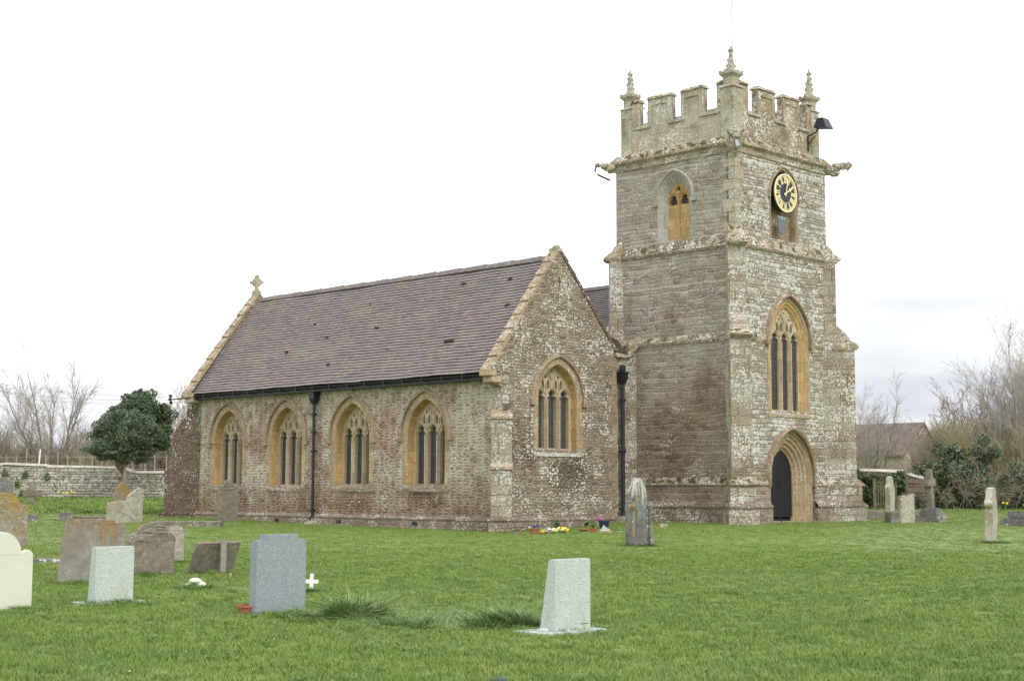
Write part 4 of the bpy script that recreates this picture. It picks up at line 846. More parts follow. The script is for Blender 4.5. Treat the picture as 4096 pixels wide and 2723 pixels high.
# brown rough one
h=.91+.12
stone_obj('headstone',[(-.43,0),(.38,0),(.44,h-.34),(.38,h-.22),(.28,h-.11),(.16,h-.03),(.02,h),(-.12,h-.02),(-.22,h-.08),(-.30,h-.16),(-.40,h-.21),(-.46,h-.32)],.14,'hs_brown',-6.12,25.8,'rough dark brown headstone with an eroded rounded top and drooping shoulders',jit=.014,sub=2,tilt=(0,-2))
h=.74+.12
stone_obj('headstone',[(-.30,0),(.30,0),(.30,h-.12)]+arc(.12,h-.15,.17,0,70,4,.12)+arc(-.12,h-.15,.17,110,180,4,.12),.1,'hs_pale',-6.72,29.75,'small lichen spotted headstone just behind the rough brown one',jit=.008,sub=2)
# leaning desk stone, seen from the back with its prop
o=stone_obj('headstone',[(-.44,0),(.44,0),(.44,.74),(-.44,.74)],.07,'hs_brown',-5.3,26.45,'thin square slab leaning far forward over a stone post',tilt=(25,0),bevel=.006)
p=MB().box(-.05,.05,-.05,.05,-.1,.60).build('stone_post',M['hs_grey'],None,bevel=.006); p.location=(-4.98,26.12,gf(-5.1,26)); p.rotation_euler=(0,R(1),R(20)); tag(p,'narrow square stone post propping the leaning slab','post')
# blue-grey granite
h=.97+.12
o=stone_obj('headstone',[(-.38,0),(.38,0),(.38,h-.07),(.25,h-.07),(.25,h),(-.25,h),(-.25,h-.07),(-.38,h-.07)],.13,'granite_blue',-2.88,18.72,'blue grey granite headstone with a raised flat centre, terracotta bowl beside it',bevel=.005)
# right foreground granite wedge
o=stone_obj('headstone',[(-.29,0),(.29,0),(.29,.92),(-.29,.92)],.09,'granite_white',.635,16.45,'pale speckled granite headstone standing alone in the right foreground',taper=.16,bevel=.006)
MB().box(-.52,.42,-.17,.36,.0,.16).build('base_slab',M['granite_pale'],o,bevel=.006)
MB().hull8([(-.42,-.02,.16),(-.32,-.02,.16),(-.32,.1,.16),(-.42,.1,.16)],[(-.40,.0,.2),(-.34,.0,.2),(-.34,.08,.2),(-.40,.08,.2)]).build('flower_holder',M['granite_white'],o,bevel=.01)
m=MB()
for k in range(9): m.box(.12+k*.015,.131+k*.015,-.048,-.044,.215,.226)
m.build('mason_mark',M['hs_dark'],o)
# little white cross
o=MB().plate([(-.028,0),(.028,0),(.028,.13),(.1,.13),(.1,.185),(.028,.185),(.028,.27),(-.028,.27),(-.028,.185),(-.1,.185),(-.1,.13),(-.028,.13)],[],-.012,.012,HS).build('grave_cross',M['white'],None,bevel=.003); o.location=(-2.93,22.2,gf(-2.9,22.2)+.0); o.rotation_euler=(0,R(2),R(10)); tag(o,'tiny white wooden cross in the grass behind the blue grey headstone','cross')
M['terra']=plain('terracotta',(.36,.13,.07),.8); M['soil']=plain('soil',(.05,.035,.025),.95); M['blueglaze']=plain('blue_glaze',(.02,.03,.07),.3,spec=.6); M['blackpot']=plain('black_plastic',(.02,.02,.022),.5)
def pot(name,x,y,r,h,mat,label,cat='flowerpot',sx=0):
    o=empty(name,(x,y,gf(x,y)+sx),0,label=label,cat=cat)
    MB().lathe([(r*.68,0),(r*.95,h*.82),(r*1.06,h*.83),(r*1.06,h),(r*.93,h),(r*.9,h*.85)],(0,0),18).build('pot',M[mat],o,smooth=False); MB().lathe([(0.001,h*.84),(r*.92,h*.86)],(0,0),18).build('soil',M['soil'],o); return o
o=pot('plant_bowl',-3.22,18.55,.125,.15,'terra','empty terracotta bowl half hidden beside the blue grey headstone','bowl',-.03)
def cluster(mb,c,r,n,s,seed,flat=.6):
    rr=random.Random(seed)
    for _ in range(n):
        a=rr.uniform(0,6.28); q=math.sqrt(rr.random())*r; x,y,z=c[0]+q*math.cos(a),c[1]+q*math.sin(a),c[2]+rr.uniform(0,r*flat)*(1-(q/r)**2+.2)
        d1=Vector((rr.gauss(0,1),rr.gauss(0,1),rr.gauss(0,.5))).normalized()*s; d2=d1.orthogonal().normalized()*s; p=Vector((x,y,z)); mb.add([p-d1-d2,p+d1-d2,p+d1+d2,p-d1+d2],[(0,1,2,3)])
    return mb
for n_,c_ in (('petal_purple',(.09,.05,.22)),('petal_yellow',(.80,.62,.04)),('petal_cream',(.75,.66,.28)),('petal_pink',(.42,.10,.22)),('petal_white',(.75,.75,.72)),('daff',(.85,.68,.08))): M[n_]=plain(n_,c_,.7,var=.2)
pg=lambda x,y:(x,y)
o=pot('potted_pansies',.69,46.3,.155,.19,'terra','terracotta pot of purple and white pansies in front of the gable'); cluster(MB(),(.04,0,.17),.15,60,.022,1).build('leaves',M['fern'],o); cluster(MB(),(.06,0,.22),.12,36,.024,2).build('purple_flowers',M['petal_purple'],o); cluster(MB(),(-.1,0,.2),.06,10,.02,2).build('white_flowers',M['petal_white'],o)
o=empty('flower_bunch',(.98,46.4,gf(.98,46.4)),0,label='bunch of bright yellow and mauve flowers beside the pansy pot',cat='flowers'); cluster(MB(),(0,0,0.02),.14,90,.02,3).build('leaves',M['fern'],o); cluster(MB(),(-.02,0,.06),.10,50,.026,4).build('yellow_flowers',M['petal_yellow'],o); cluster(MB(),(.13,0,.06),.06,20,.02,5).build('pink_flowers',M['petal_pink'],o)
o=pot('empty_pot',.66,48.6,.085,.16,'blackpot','small black plastic pot against the gable plinth')
o=empty('flower_arrangement',(1.45,46.8,gf(1.45,46.8)),0,label='low arrangement of cream and yellow flowers on the grass',cat='flowers'); cluster(MB(),(0,0,0.01),.32,150,.022,6,.35).build('leaves',M['fern'],o); cluster(MB(),(.02,0,.06),.26,80,.026,7,.4).build('yellow_flowers',M['petal_cream'],o); cluster(MB(),(.2,0,.1),.12,24,.03,8).build('bright_flowers',M['petal_yellow'],o); cluster(MB(),(-.2,.1,.03),.2,30,.022,8).build('white_flowers',M['petal_white'],o)
o=empty('dwarf_conifer',(1.47,48.2,gf(1.47,48.2)),0,label='small dark green conifer behind the cream flower arrangement',cat='shrub'); mb=MB()
for k in range(9): cluster(mb,(0,0,.04+k*.035),.10-.003*k,40,.022,k+20,.3)
mb.build('foliage',M['yew'],o)
o=MB().lathe([(.1,0),(.16,.05),(.155,.07),(.14,.05)],(0,0),18).build('saucer',M['terra'],None); o.location=(2.25,46.9,gf(2.25,46.9)+.02); tag(o,'shallow terracotta saucer on the grass by the gable','saucer')
o=pot('potted_plant',2.47,45.6,.125,.13,'terra','small terracotta pot holding a straggly green plant'); mb=MB(); rr=random.Random(3)
for _ in range(26): a=rr.uniform(0,6.3); q=rr.uniform(.02,.1); mb.tube([(0,0,.1),(q*.5*math.cos(a),q*.5*math.sin(a),.2),(q*math.cos(a)-.02,q*math.sin(a),rr.uniform(.2,.4))],.006,3)
cluster(mb,(-.02,0,.2),.13,90,.02,9,1.2); mb.build('leaves',M['fern'],o)
o=pot('heather_pot',2.95,48.0,.19,.27,'blueglaze','dark blue glazed pot of pink heather beside the downpipe'); MB().lathe([(.19,.245),(.2,.25),(.19,.258)],(0,0),18).build('rim_line',M['petal_white'],o); cluster(MB(),(-.12,0,.25),.13,80,.018,10,1.).build('heather_flowers',M['petal_pink'],o); cluster(MB(),(.05,0,.25),.13,30,.016,11,.5).build('leaves',M['fern'],o)
g=NG('clear_wrap'); g.color((.7,.75,.72)); g.b.inputs['Alpha'].default_value=.35; g.b.inputs['Roughness'].default_value=.15; M['wrap']=g.m
o=empty('wrapped_bouquet',(2.8,45.3,gf(2.8,45.3)),0,label='bouquet in clear wrapping lying on the grass by the blue pot',cat='bouquet'); mb=MB(); mb.hull8([(-.2,-.08,0.01),(.22,-.08,.01),(.22,.08,.01),(-.2,.08,.01)],[(-.02,-.02,.19),(.02,-.02,.17),(.03,.02,.18),(-.02,.02,.2)]); mb.build('wrapping',M['wrap'],o,sub=1,jit=.02); cluster(MB(),(.0,-.08,.03),.2,30,.018,12,.2).build('flowers',M['terra'],o); cluster(MB(),(0,-.06,.05),.05,12,.02,12,.5).build('white_flowers',M['petal_white'],o)
o=cluster(MB(),(0,0,0.02),.13,50,.016,13,.2).build('heather_patch',M['petal_pink'],None); o.location=(.22,46.4,gf(.2,46.4)); tag(o,'flat patch of magenta flowers on the grass below the corner buttress','flowers')
for (x,y,w_,d_,h_,lab) in ((3.28,44.9,.14,.1,.03,'flat pale stone tablet flush in the grass near the gothic headstone'),(4.72,47.0,.13,.08,.10,'small pale stone block on the grass beyond the gothic headstone')):
    o=MB().box(-w_,w_,-d_,d_,-.05,h_).build('stone_block' if h_>.05 else 'stone_tablet',M['hs_pale'],None,bevel=.01); o.location=(x,y,gf(x,y)); o.rotation_euler=(0,0,R(12)); tag(o,lab,'stone block' if h_>.05 else 'tablet')
# gothic stone with shoulders and columns
o=empty('gothic_headstone',(3.2,38.35,gf(3.2,38.35)-.1),R(45.3),label='tall dark gothic headstone with pale lichened peak and carved shoulders near the drainpipe',cat='gravestone')
h=1.87
MB().plate([(-.34,0),(.34,0),(.34,.95),(.36,.97),(.36,1.2),(.31,1.24)]+[(x,1.2+z) for x,z in arch_pts(.27,.62,0,7)[::-1]]+[(-.31,1.24),(-.36,1.2),(-.36,.97),(-.34,.95)],[],-.12,.12,HS).build('slab',M['hs_dark'],o,bevel=.015,sub=1,jit=.006)
sl_=MB().plate([(-.2,0.1),(.2,0.1),(.2,1.0)]+[(x,1.1+z) for x,z in arch_pts(.2,.5,0,7)[::-1]]+[(-.2,1.0)],[],-.14,-.11,HS).build('front_panel',M['hs_dark'],o,bevel=.012)
for s_ in (-1,1):
    c_=MB(); c_.lathe([(.06,.3),(.06,.42),(.045,.44),(.045,.98),(.07,1.02),(.085,1.1),(.05,1.2)],(s_*.33,-.15),10); c_.box(s_*.33-.08,s_*.33+.08,-.24,-.07,0,.32); c_.build('column',M['hs_dark'],o)
# right thin pointed stone (almost edge on)
h=1.43+.12
stone_obj('headstone',[(-.3,0),(.3,0),(.33,h*.55),(.3,h*.78),(.15,h-.04),(0,h+.02),(-.14,h-.03),(-.26,h*.8),(-.33,h*.76),(-.34,h*.7),(-.28,h*.66)],.2,'hs_pale',12.73,40.1,'narrow pointed headstone streaked orange and white standing alone at the right',rz=60,jit=.012,sub=2,tilt=(1,0))
# rough stone before the aisle wall
h=1.56+.12
stone_obj('headstone',[(-.42,0),(.36,0),(.42,h-.4),(.33,h-.25),(.22,h-.18),(.1,h),(-.12,h-.02),(-.25,h-.18),(-.4,h-.28),(-.45,h-.5)],.16,'hs_brown',-10.72,57.0,'tall rough lichened headstone leaning in front of the farthest aisle window',jit=.02,sub=2,tilt=(1,-1))
# pair below the holly
h=1.46+.12
stone_obj('headstone',[(-.36,0),(.36,0),(.36,h-.6)]+[(x,h-.6+z) for x,z in arch_pts(.36,.6,0,8)[::-1]]+[(-.36,h-.6)],.14,'hs_grey',-14.95,57.9,'pointed arched headstone under the round holly tree',jit=.004,bevel=.02)
h=1.26+.12
stone_obj('headstone',[(-.78,0),(.62,0),(.66,h-.3),(.72,h-.1),(.55,h+.02),(.36,h-.05),(.05,h-.28),(.03,h-.42),(-.05,h-.46),(-.72,h-.50),(-.78,h-.6)],.18,'hs_pale',-14.2,55.6,'wide broken headstone with one raised end beneath the holly tree',jit=.014,sub=2)
def low(name,x,y,sx,sy,h,mat,label,cat,rz=45.3,steps=None,sink=.05):
    b=MB(); 
    for (a,c,z0,z1) in (steps or [(sx,sy,0,h)]): b.box(-a,a,-c,c,z0,z1)
    o=b.build(name,M[mat],None,bevel=.015,sub=1,jit=.01); o.location=(x,y,gf(x,y)-sink); o.rotation_euler=(0,0,R(rz)); return tag(o,label,cat)
low('broken_tomb',-16.95,57.5,.3,.25,.34,'hs_dark','small dark block shaped tomb base on the lawn left of the holly','tomb',20,[(.42,.3,0,.1),(.24,.2,.1,.36)])
low('broken_tomb',-17.95,56.5,.2,.2,.3,'hs_dark','broken dark stone stump behind the large lichened headstone','tomb',10,[(.3,.2,0,.1),(.16,.14,.1,.3)])
low('ledger_slab',-16.1,58.4,.9,.3,.17,'hs_brown','long low ledger slab left of the broken wide headstone','grave slab',8)
low('grave_kerb',-11.2,52.4,1.15,.45,.24,'hs_brown','long low lichened grave kerb behind the brown headstones','grave kerb',6)
low('grave_kerb',-8.95,29.5,.34,.25,.12,'hs_dark','short dark sunken kerb behind the tall yellow topped headstone','grave kerb',10)
o=MB(); o.blob((0,0,.10),(.10,.10,.05),1,.06); o.blob((.08,.02,.03),(.09,.09,.07),2,.1); o.blob((-.09,0,.04),(.06,.07,.03),3,.1); o=o.build('stone_ornament',M['hs_cream'],None,smooth=True); o.location=(-4.8,23.0,gf(-4.8,23)-.0); tag(o,'small cream rounded stone ornament lying in the grass','ornament')
o=MB().tube([(0,0,-.05),(.01,0,.09)],.018,7).build('wooden_peg',M['ham_pale'],None); o.location=(-4.66,25.1,gf(-4.7,25.1)); tag(o,'short pale peg in the grass right of the leaning slab','peg')
o=MB().lathe([(.10,0),(.1,.04),(.07,.075),(.02,.085)],(0,0),16).build('ground_cap',M['hs_dark'],None,smooth=True); o.location=(-.1,12.5,gf(-.1,12.5)-.035); tag(o,'dark green domed cap low in the grass at the bottom edge','ground cap'); o.data.materials[0]=plain('green_cap',(.04,.07,.05),.6)
# right hand group
h=1.62; stone_obj('headstone',[(-.36,0),(.36,0),(.40,h-.42),(.26,h-.34),(.22,h-.3)]+arc(0,h-.2,.2,-10,190,10,.22)+[(-.22,h-.3),(-.27,h-.35),(-.40,h-.43)],.2,'hs_pale',15.7,62.5,'pale headstone with rounded head between the tower and the wooden gate',jit=.012,sub=2,rz=60)
h=1.12; stone_obj('headstone',[(-.3,0),(.33,0),(.33,h+.02),(.18,h+.01),(.17,h-.04),(-.3,h-.07)],.16,'hs_pale',13.55,51.8,'square topped pale headstone with a low mossy block at its foot',jit=.008,sub=1,rz=28)
low('broken_tomb',13.12,51.85,.22,.2,.42,'hs_dark','mossy low stone block leaning on the square pale headstone','tomb',20)
o=empty('memorial_cross',(14.72,52.9,gf(14.7,52.9)),R(55),label='weathered stone cross on a stepped base leaning slightly by the path',cat='memorial')
b=MB(); b.box(-.42,.42,-.42,.42,-.1,.24); b.build('step',M['hs_dark'],o,bevel=.02,sub=1,jit=.01); b=MB(); b.box(-.28,.28,-.28,.28,.24,.5); b.build('step',M['hs_dark'],o,bevel=.02,sub=1,jit=.01)
s=MB().plate([(-.1,.5),(.1,.5),(.09,1.28),(.38,1.28),(.38,1.5),(.09,1.5),(.1,1.86),(-.1,1.86),(-.09,1.5),(-.38,1.5),(-.38,1.28),(-.09,1.28)],[],-.09,.09,HS).build('cross',M['hs_brown'],o,bevel=.015,sub=1,jit=.008); s.rotation_euler=(0,R(-4),0)
low('grave_kerb',14.3,56.3,1.6,.6,.34,'hs_brown','long raised grave kerb against the foot of the tower','grave kerb',4)
low('ledger_slab',15.4,55.2,.35,.3,.34,'hs_dark','dark wedge shaped slab end behind the square pale headstone','grave slab',30)
low('broken_tomb',16.6,49.2,.5,.5,.5,'hs_dark','stepped cross base missing its cross at the right edge','tomb',50,[(.62,.62,-.1,.08),(.48,.48,.08,.3),(.3,.3,.3,.52)])
# far left: dark stone and rough cross
h=1.4; stone_obj('headstone',[(-.5,0),(.5,0),(.5,h-.3)]+arc(0,h-.4,.5,10,170,9,.4),.15,'hs_dark',-28.1,83.3,'distant dark rounded headstone near the boundary wall at the left edge',jit=.008,rz=20)
o=MB().plate([(-.14,0),(.14,0),(.13,.55),(.42,.55),(.42,.85),(.14,.85),(.16,1.25),(-.16,1.25),(-.14,.85),(-.42,.85),(-.42,.55),(-.13,.55)],[],-.12,.12,HS).build('stone_cross',M['hs_brown'],None,bevel=.03,sub=1,jit=.03); o.location=(-23.7,74.5,gf(-23.7,74.5)-.1); o.rotation_euler=(0,0,R(12)); tag(o,'squat rough stone cross behind the large lichened headstone','gravestone')
# ================================================================== BOUNDARY WALLS, HOUSE, FENCES
M['bwall']=rubble('boundary_rubble',[(.26,.23,.175),(.38,.345,.27),(.50,.47,.40),(.22,.19,.145)],(.10,.085,.065),(.38,.17),.4,.02,lcol=(.66,.65,.59),joint=1.,lscale=5,dk=.6)
M['bwall_r']=rubble('brown_boundary_rubble',[(.21,.155,.115),(.29,.22,.165),(.24,.18,.135)],(.13,.10,.075),(.3,.12),.2,.015,lscale=6)
M['cap']=ashlar('wall_cap',(.36,.32,.26),(.50,.46,.39),.4,block=(.8,5))
def wall_obj(name,pts,top,th,mat,label,capm='cap'):
    o=empty(name,(pts[0][0],pts[0][1],0),0,label=label,cat='wall'); ox,oy=pts[0]
    b=MB(); c_=MB()
    for (x0,y0),(x1,y1),(t0,t1) in zip(pts,pts[1:],top):
        n_=max(1,int(math.hypot(x1-x0,y1-y0)/1.)); d=Vector((x1-x0,y1-y0,0)).normalized(); q=Vector((-d.y,d.x,0))*th/2
        for k in range(n_):
            A=Vector((x0+(x1-x0)*k/n_-ox,y0+(y1-y0)*k/n_-oy,0)); B=Vector((x0+(x1-x0)*(k+1)/n_-ox,y0+(y1-y0)*(k+1)/n_-oy,0)); za=t0+(t1-t0)*k/n_; zb=t0+(t1-t0)*(k+1)/n_; U_=lambda z:Vector((0,0,z))
            b.hull8([A-q+U_(-.3),B-q+U_(-.3),B+q+U_(-.3),A+q+U_(-.3)],[A-q+U_(za),B-q+U_(zb),B+q+U_(zb),A+q+U_(za)])
            q2=q*1.15; c_.hull8([A-q2+U_(za+.004),B-q2+U_(zb+.004),B+q2+U_(zb+.004),A+q2+U_(za+.004)],[A-q*.5+U_(za+.13),B-q*.5+U_(zb+.13),B+q*.5+U_(zb+.13),A+q*.5+U_(za+.13)])
    b.build('wall_face',M[mat],o,jit=.012); c_.build('coping',M[capm],o,jit=.012); return o
wall_obj('boundary_wall',[(-40,89),(-29.8,88.5),(-27.2,88.3),(-22.8,88.1),(-21.9,88),(-12,87.6)],[(2.5,2.55),(2.6,2.5),(2.45,2.38),(2.38,2.12),(2.12,2.1)],.5,'bwall','long rubble boundary wall with pale capping left of the church')
wall_obj('boundary_wall',[(12,75.6),(16.5,74.6),(19.1,73.2),(19.9,72.6)],[(2.2,2.22),(2.22,2.12),(2.06,1.8)],.5,'bwall_r','brown rubble wall with pale capping and ivy right of the tower')
M['wood']=plain('weathered_wood',(.16,.125,.08),.85,var=.3,scale=9); M['wood_g']=plain('greenish_wood',(.13,.12,.065),.85,var=.3,scale=9)
# gate and rails
o=empty('wooden_gate',(17.9,71.9,gf(17.9,71.9)),R(-8),label='weathered wooden picket gate in front of the ivy clad wall',cat='gate')
for k in range(8): MB().box(-.42+k*.12,-.36+k*.12,-.02,.02,.05,1.35+.05*math.sin(k)).build('picket',M['wood_g'],o)
for z in (.25,1.1): MB().box(-.48,.55,.02,.06,z,z+.1).build('rail',M['wood'],o)
MB().box(-.62,-.48,-.08,.08,-.1,1.5).build('gate_post',M['wood'],o); 
o=empty('post_and_rail_fence',(19.6,71.7,gf(19.6,71.7)),R(-4),label='two rail wooden fence to the right of the picket gate',cat='fence')
for x in (-.75,.45): MB().box(x-.08,x+.08,-.08,.08,-.1,1.62).build('fence_post',M['wood_g'],o,bevel=.02)
for z in (.88,1.32): MB().box(-.8,.55,-.11,-.06,z,z+.13).build('rail',M['wood'],o)
# trellis above left wall
o=empty('trellis_fence',(-30,93,gf(-30,93)),0,label='thin wire and pole trellis rising behind the long boundary wall',cat='fence'); rr=random.Random(2)
for k in range(26): 
    x=-2+k*.66+rr.uniform(-.12,.12); MB().tube([(x,rr.uniform(-.1,.1),0),(x+rr.uniform(-.06,.06),0,2.75+rr.uniform(-.25,.3))],.028,5).build('pole',M['twig_far'],o)
for z in (1.75,2.5): MB().tube([(x,0,z+.03*math.sin(x)) for x in np.arange(-3,15.5,.5)],.014,4).build('wire',M['twig_far'],o)
o=MB().tube([(0,0,0),(.05,0,2.95)],.05,8).build('marker_pole',M['white'],None); o.location=(-28.9,91.5,gf(-28.9,91.5)); o.rotation_euler=(0,R(3),0); tag(o,'short white pole behind the left boundary wall','pole')
# house
HR=R(45); o=empty('stone_house',(29.3,112,gf(29,112)-.1),HR,label='stone house with brown tiled gable roof beyond the right hand wall',cat='house')
M['house']=rubble('house_rubble',[(.46,.40,.30),(.54,.475,.37),(.40,.34,.25)],(.48,.43,.34),(.4,.15),.0,.012,dk=.85); M['hroof']=plain('brown_house_tiles',(.15,.115,.105),.85,var=.3,scale=2)
b=MB(); b.plate([(0,0),(5.4,0),(5.4,3.4),(2.7,5.6),(0,3.4)],[],0,11,lambda a,z,d:(a,d,z)); b.build('wall',M['house'],o)
b=MB(); b.hull8([(-.3,-.15,3.16),(2.7,-.15,5.62),(2.7,11.2,5.62),(-.3,11.2,3.16)],[(-.3,-.15,3.3),(2.7,-.15,5.78),(2.7,11.2,5.78),(-.3,11.2,3.3)]); b.hull8([(5.7,-.15,3.16),(2.7,-.15,5.62),(2.7,11.2,5.62),(5.7,11.2,3.16)],[(5.7,-.15,3.3),(2.7,-.15,5.78),(2.7,11.2,5.78),(5.7,11.2,3.3)]); b.build('roof',M['hroof'],o)
for (y,z) in ((2.2,1.7),(4.4,1.7)):
    f=MB().plate([(y,z),(y+.9,z),(y+.9,z+1.05),(y,z+1.05)],[[(y+.1,z+.1),(y+.42,z+.1),(y+.42,z+.95),(y+.1,z+.95)],[(y+.5,z+.1),(y+.8,z+.1),(y+.8,z+.95),(y+.5,z+.95)]],-.05,.05,lambda a,z_,d:(d,a,z_)).build('window',M['white'],o); MB().plate([(y+.05,z+.05),(y+.85,z+.05),(y+.85,z+1.),(y+.05,z+1.)],[],-.015,.02,lambda a,z_,d:(d,a,z_)).build('pane',M['black'],f)
# wires
M['wiregrey']=plain('wire_grey',(.18,.18,.19),.6)
for i,(z0,z1) in enumerate(((4.95,6.55),(4.82,6.15),(4.70,5.9))):
    A=Vector((-13.95,61.3,z0)); B=Vector((-26.5,72,z1)); o=MB().tube([A.lerp(B,t/12)-Vector((0,0,.5*math.sin(math.pi*t/12)*.5)) for t in range(13)],.007,4).build('overhead_wire',M['wiregrey'],None); tag(o,'thin overhead wire from the eaves, %s of three'%('top','middle','bottom')[i] if i!=1 else 'thin overhead wire between the other two running to the eaves','wire','overhead wires to the church eaves')
# ================================================================== VEGETATION
def fast_mesh(name,v,f,mat,tint=None,sides=None):
    me=bpy.data.meshes.new(name); v=np.asarray(v,np.float32); f=np.asarray(f,np.int32); nv,nf,k=len(v),len(f),f.shape[1]
    me.vertices.add(nv); me.vertices.foreach_set('co',v.ravel()); me.loops.add(nf*k); me.loops.foreach_set('vertex_index',f.ravel())
    me.polygons.add(nf); me.polygons.foreach_set('loop_start',np.arange(0,nf*k,k,dtype=np.int32)); me.polygons.foreach_set('loop_total',np.full(nf,k,np.int32)); me.update(calc_edges=True)
    if tint is not None: a=me.attributes.new('tint','FLOAT','POINT'); a.data.foreach_set('value',np.asarray(tint,np.float32))
    me.materials.append(mat); return me
def link(name,me,parent=None,loc=(0,0,0)):
    o=bpy.data.objects.new(name,me); col.objects.link(o); o.location=loc
    if parent: o.parent=parent
    return o
def seg_mesh(name,segs,mat):
    s=np.array(segs,np.float32); p0,p1,r0,r1=s[:,0:3],s[:,3:6],s[:,6],s[:,7]; d=p1-p0; d/=np.linalg.norm(d,axis=1,keepdims=True)+1e-9
    h=np.where(np.abs(d[:,2:3])<.9,np.array([[0,0,1.]]),np.array([[1.,0,0]])); a=np.cross(d,h); a/=np.linalg.norm(a,axis=1,keepdims=True); b=np.cross(d,a)
    vs=[]
    for p,r in ((p0,r0),(p1,r1)):
        for k in range(3): t=2*math.pi*k/3; vs.append(p+(a*math.cos(t)+b*math.sin(t))*r[:,None])
    v=np.stack(vs,1).reshape(-1,3); o=np.arange(len(s))[:,None]*6; f=np.concatenate([o+np.array([[k,(k+1)%3,3+(k+1)%3,3+k]]) for k in range(3)])
    return fast_mesh(name,v,f,mat)
def grow(segs,p,d,ln,r,lv,rr,up=.05,wob=.16,spread=.75,kids=(5,5,5),ratio=.55,nseg=6,minr=.006,start=.25):
    step=ln/nseg; p=Vector(p); d=Vector(d).normalized(); K=kids[0] if kids else 0
    for i in range(nseg):
        d=(d+Vector((rr.gauss(0,wob),rr.gauss(0,wob),rr.gauss(0,wob)+up))).normalized(); q=p+d*step; ra=r*(1-.75*i/nseg); rb=r*(1-.75*(i+1)/nseg)
        segs.append((*p,*q,max(ra,minr),max(rb,minr)))
        if lv>0 and (i+1)/nseg>start:
            for _ in range(max(1,round(K/nseg*1.3)) if rr.random()<K/nseg*1.1 else 0):
                ax=d.orthogonal().normalized(); ax=Matrix.Rotation(rr.uniform(0,6.283),3,d)@ax; nd=(d+ax*rr.uniform(.5,1.)*spread).normalized()
                t=rr.random(); grow(segs,p.lerp(q,t),nd,ln*ratio*rr.uniform(.7,1.15)*(1-.35*i/nseg),rb*.62,lv-1,rr,up,wob*1.1,spread,kids[1:],ratio,max(3,nseg-1),minr,.12)
        p=q
    return segs
def tree_mesh(seed,h,r,lv,kids,bark,twig,lead=1,spreadb=.3,**kw):
    rr=random.Random(seed); tr=[];cr=[]
    if lead==1:
        grow(tr,(0,0,-.2),(0,0,1),h,r,0,rr,.03,.04,nseg=10); trunk=list(tr)
        for i,s in enumerate(trunk):
            if i<kw.get('clear',2): continue
            for _ in range(kw.get('side',4)):
                a=rr.uniform(0,6.28); q=Vector(s[:3]).lerp(Vector(s[3:6]),rr.random()); el=rr.uniform(.3,.9)
                grow(cr,q,(math.cos(a),math.sin(a),el),h*kw.get('sl',.42)*(1-i/14)*rr.uniform(.7,1.1),s[6]*.5,lv,rr,kw.get('up',.07),.13,.7,kids,.55,6,kw.get('minr',.007))
    else:
        for k in range(lead):
            a=6.28*k/lead+rr.uniform(-.4,.4); e=rr.uniform(.2,1)*spreadb
            grow(cr,(rr.uniform(-.2,.2),rr.uniform(-.2,.2),-.2),(math.cos(a)*e,math.sin(a)*e,1),h*rr.uniform(.75,1.05),r,lv,rr,kw.get('up',.03),kw.get('wob',.1),.75,kids,.5,7,kw.get('minr',.007))
    if not tr: tr=[q for q in cr if q[6]>=r*.5]; cr=[q for q in cr if q[6]<r*.5]
    return seg_mesh('stems' if lead>1 else 'trunk',tr,M['bark' if bark=='birch' else bark]),seg_mesh('branches',cr,M[twig])
def plant(name,meshes,x,y,rz,s,label,cat='tree',group=None,sx=None):
    o=empty(name,(x,y,gf(x,y)),R(rz),label=label,cat=cat); o.scale=(sx or s,sx or s,s)
    if group: o['group']=group
    link(meshes[0].name.split('.')[0],meshes[0],o)
    link('branches',meshes[1],o); return o
tA=tree_mesh(3,8.6,.11,3,(8,7,5),'bark','twig_far',lead=8,spreadb=.50,up=.035,wob=.08,minr=.007)
tB=tree_mesh(11,9.8,.12,3,(9,8,5),'bark','birch',lead=6,spreadb=.36,up=.03,wob=.08,minr=.007)
tC=tree_mesh(21,5.6,.07,3,(6,5,4),'bark','twig',lead=14,spreadb=.55,up=.02,wob=.13,minr=.009)
tD=tree_mesh(31,4.4,.08,3,(6,5,4),'bark','twig_g',lead=11,spreadb=1.1,up=.05,wob=.15,minr=.010)
tE=tree_mesh(41,6.8,.08,3,(5,5,4),'bark','twig_far',lead=5,spreadb=.45,up=.05,minr=.010)
plant('bare_tree',tA,-31.7,104,20,1.02,'tall bare pale barked tree rising behind the left boundary wall')
TL=[(-36.5,100,0,.72,'C','bare thicket bush at the far left edge behind the boundary wall'),(-33.9,108,70,.62,'E','slender bare tree just left of the tall pale one'),(-31.6,99,140,.7,'D','low greenish bush at the foot of the tall pale tree'),(-28.6,102,200,.66,'C','bare brown bush between the tall pale tree and the holly'),
 (-27.0,97,20,.66,'D','arching greenish bush left of the holly'),(-26.0,108,80,.7,'E','bare upright tree behind the left side of the holly'),(-24.0,104,160,1.15,'C','bare brown thicket directly behind the holly'),(-22.3,107,240,1.2,'C','bare thicket right behind the holly crown'),(-20.6,104,300,1.1,'E','bare tree between the holly and the church corner'),
 (-18.9,101,10,1.05,'C','bare brown bush touching the church corner buttress'),(-37.5,106,40,.8,'E','upright bare tree at the far left edge'),(-17.0,106,10,1.2,'C','bare bush mostly hidden by the far church corner')]
MM={'A':tA,'B':tB,'C':tC,'D':tD,'E':tE}
for x,y,rz,s,k,lab in TL: plant('bare_bush' if k in 'CD' else 'bare_tree',MM[k],x,y,rz,s,lab,'bush' if k in 'CD' else 'tree','bare trees and bushes behind the left wall')
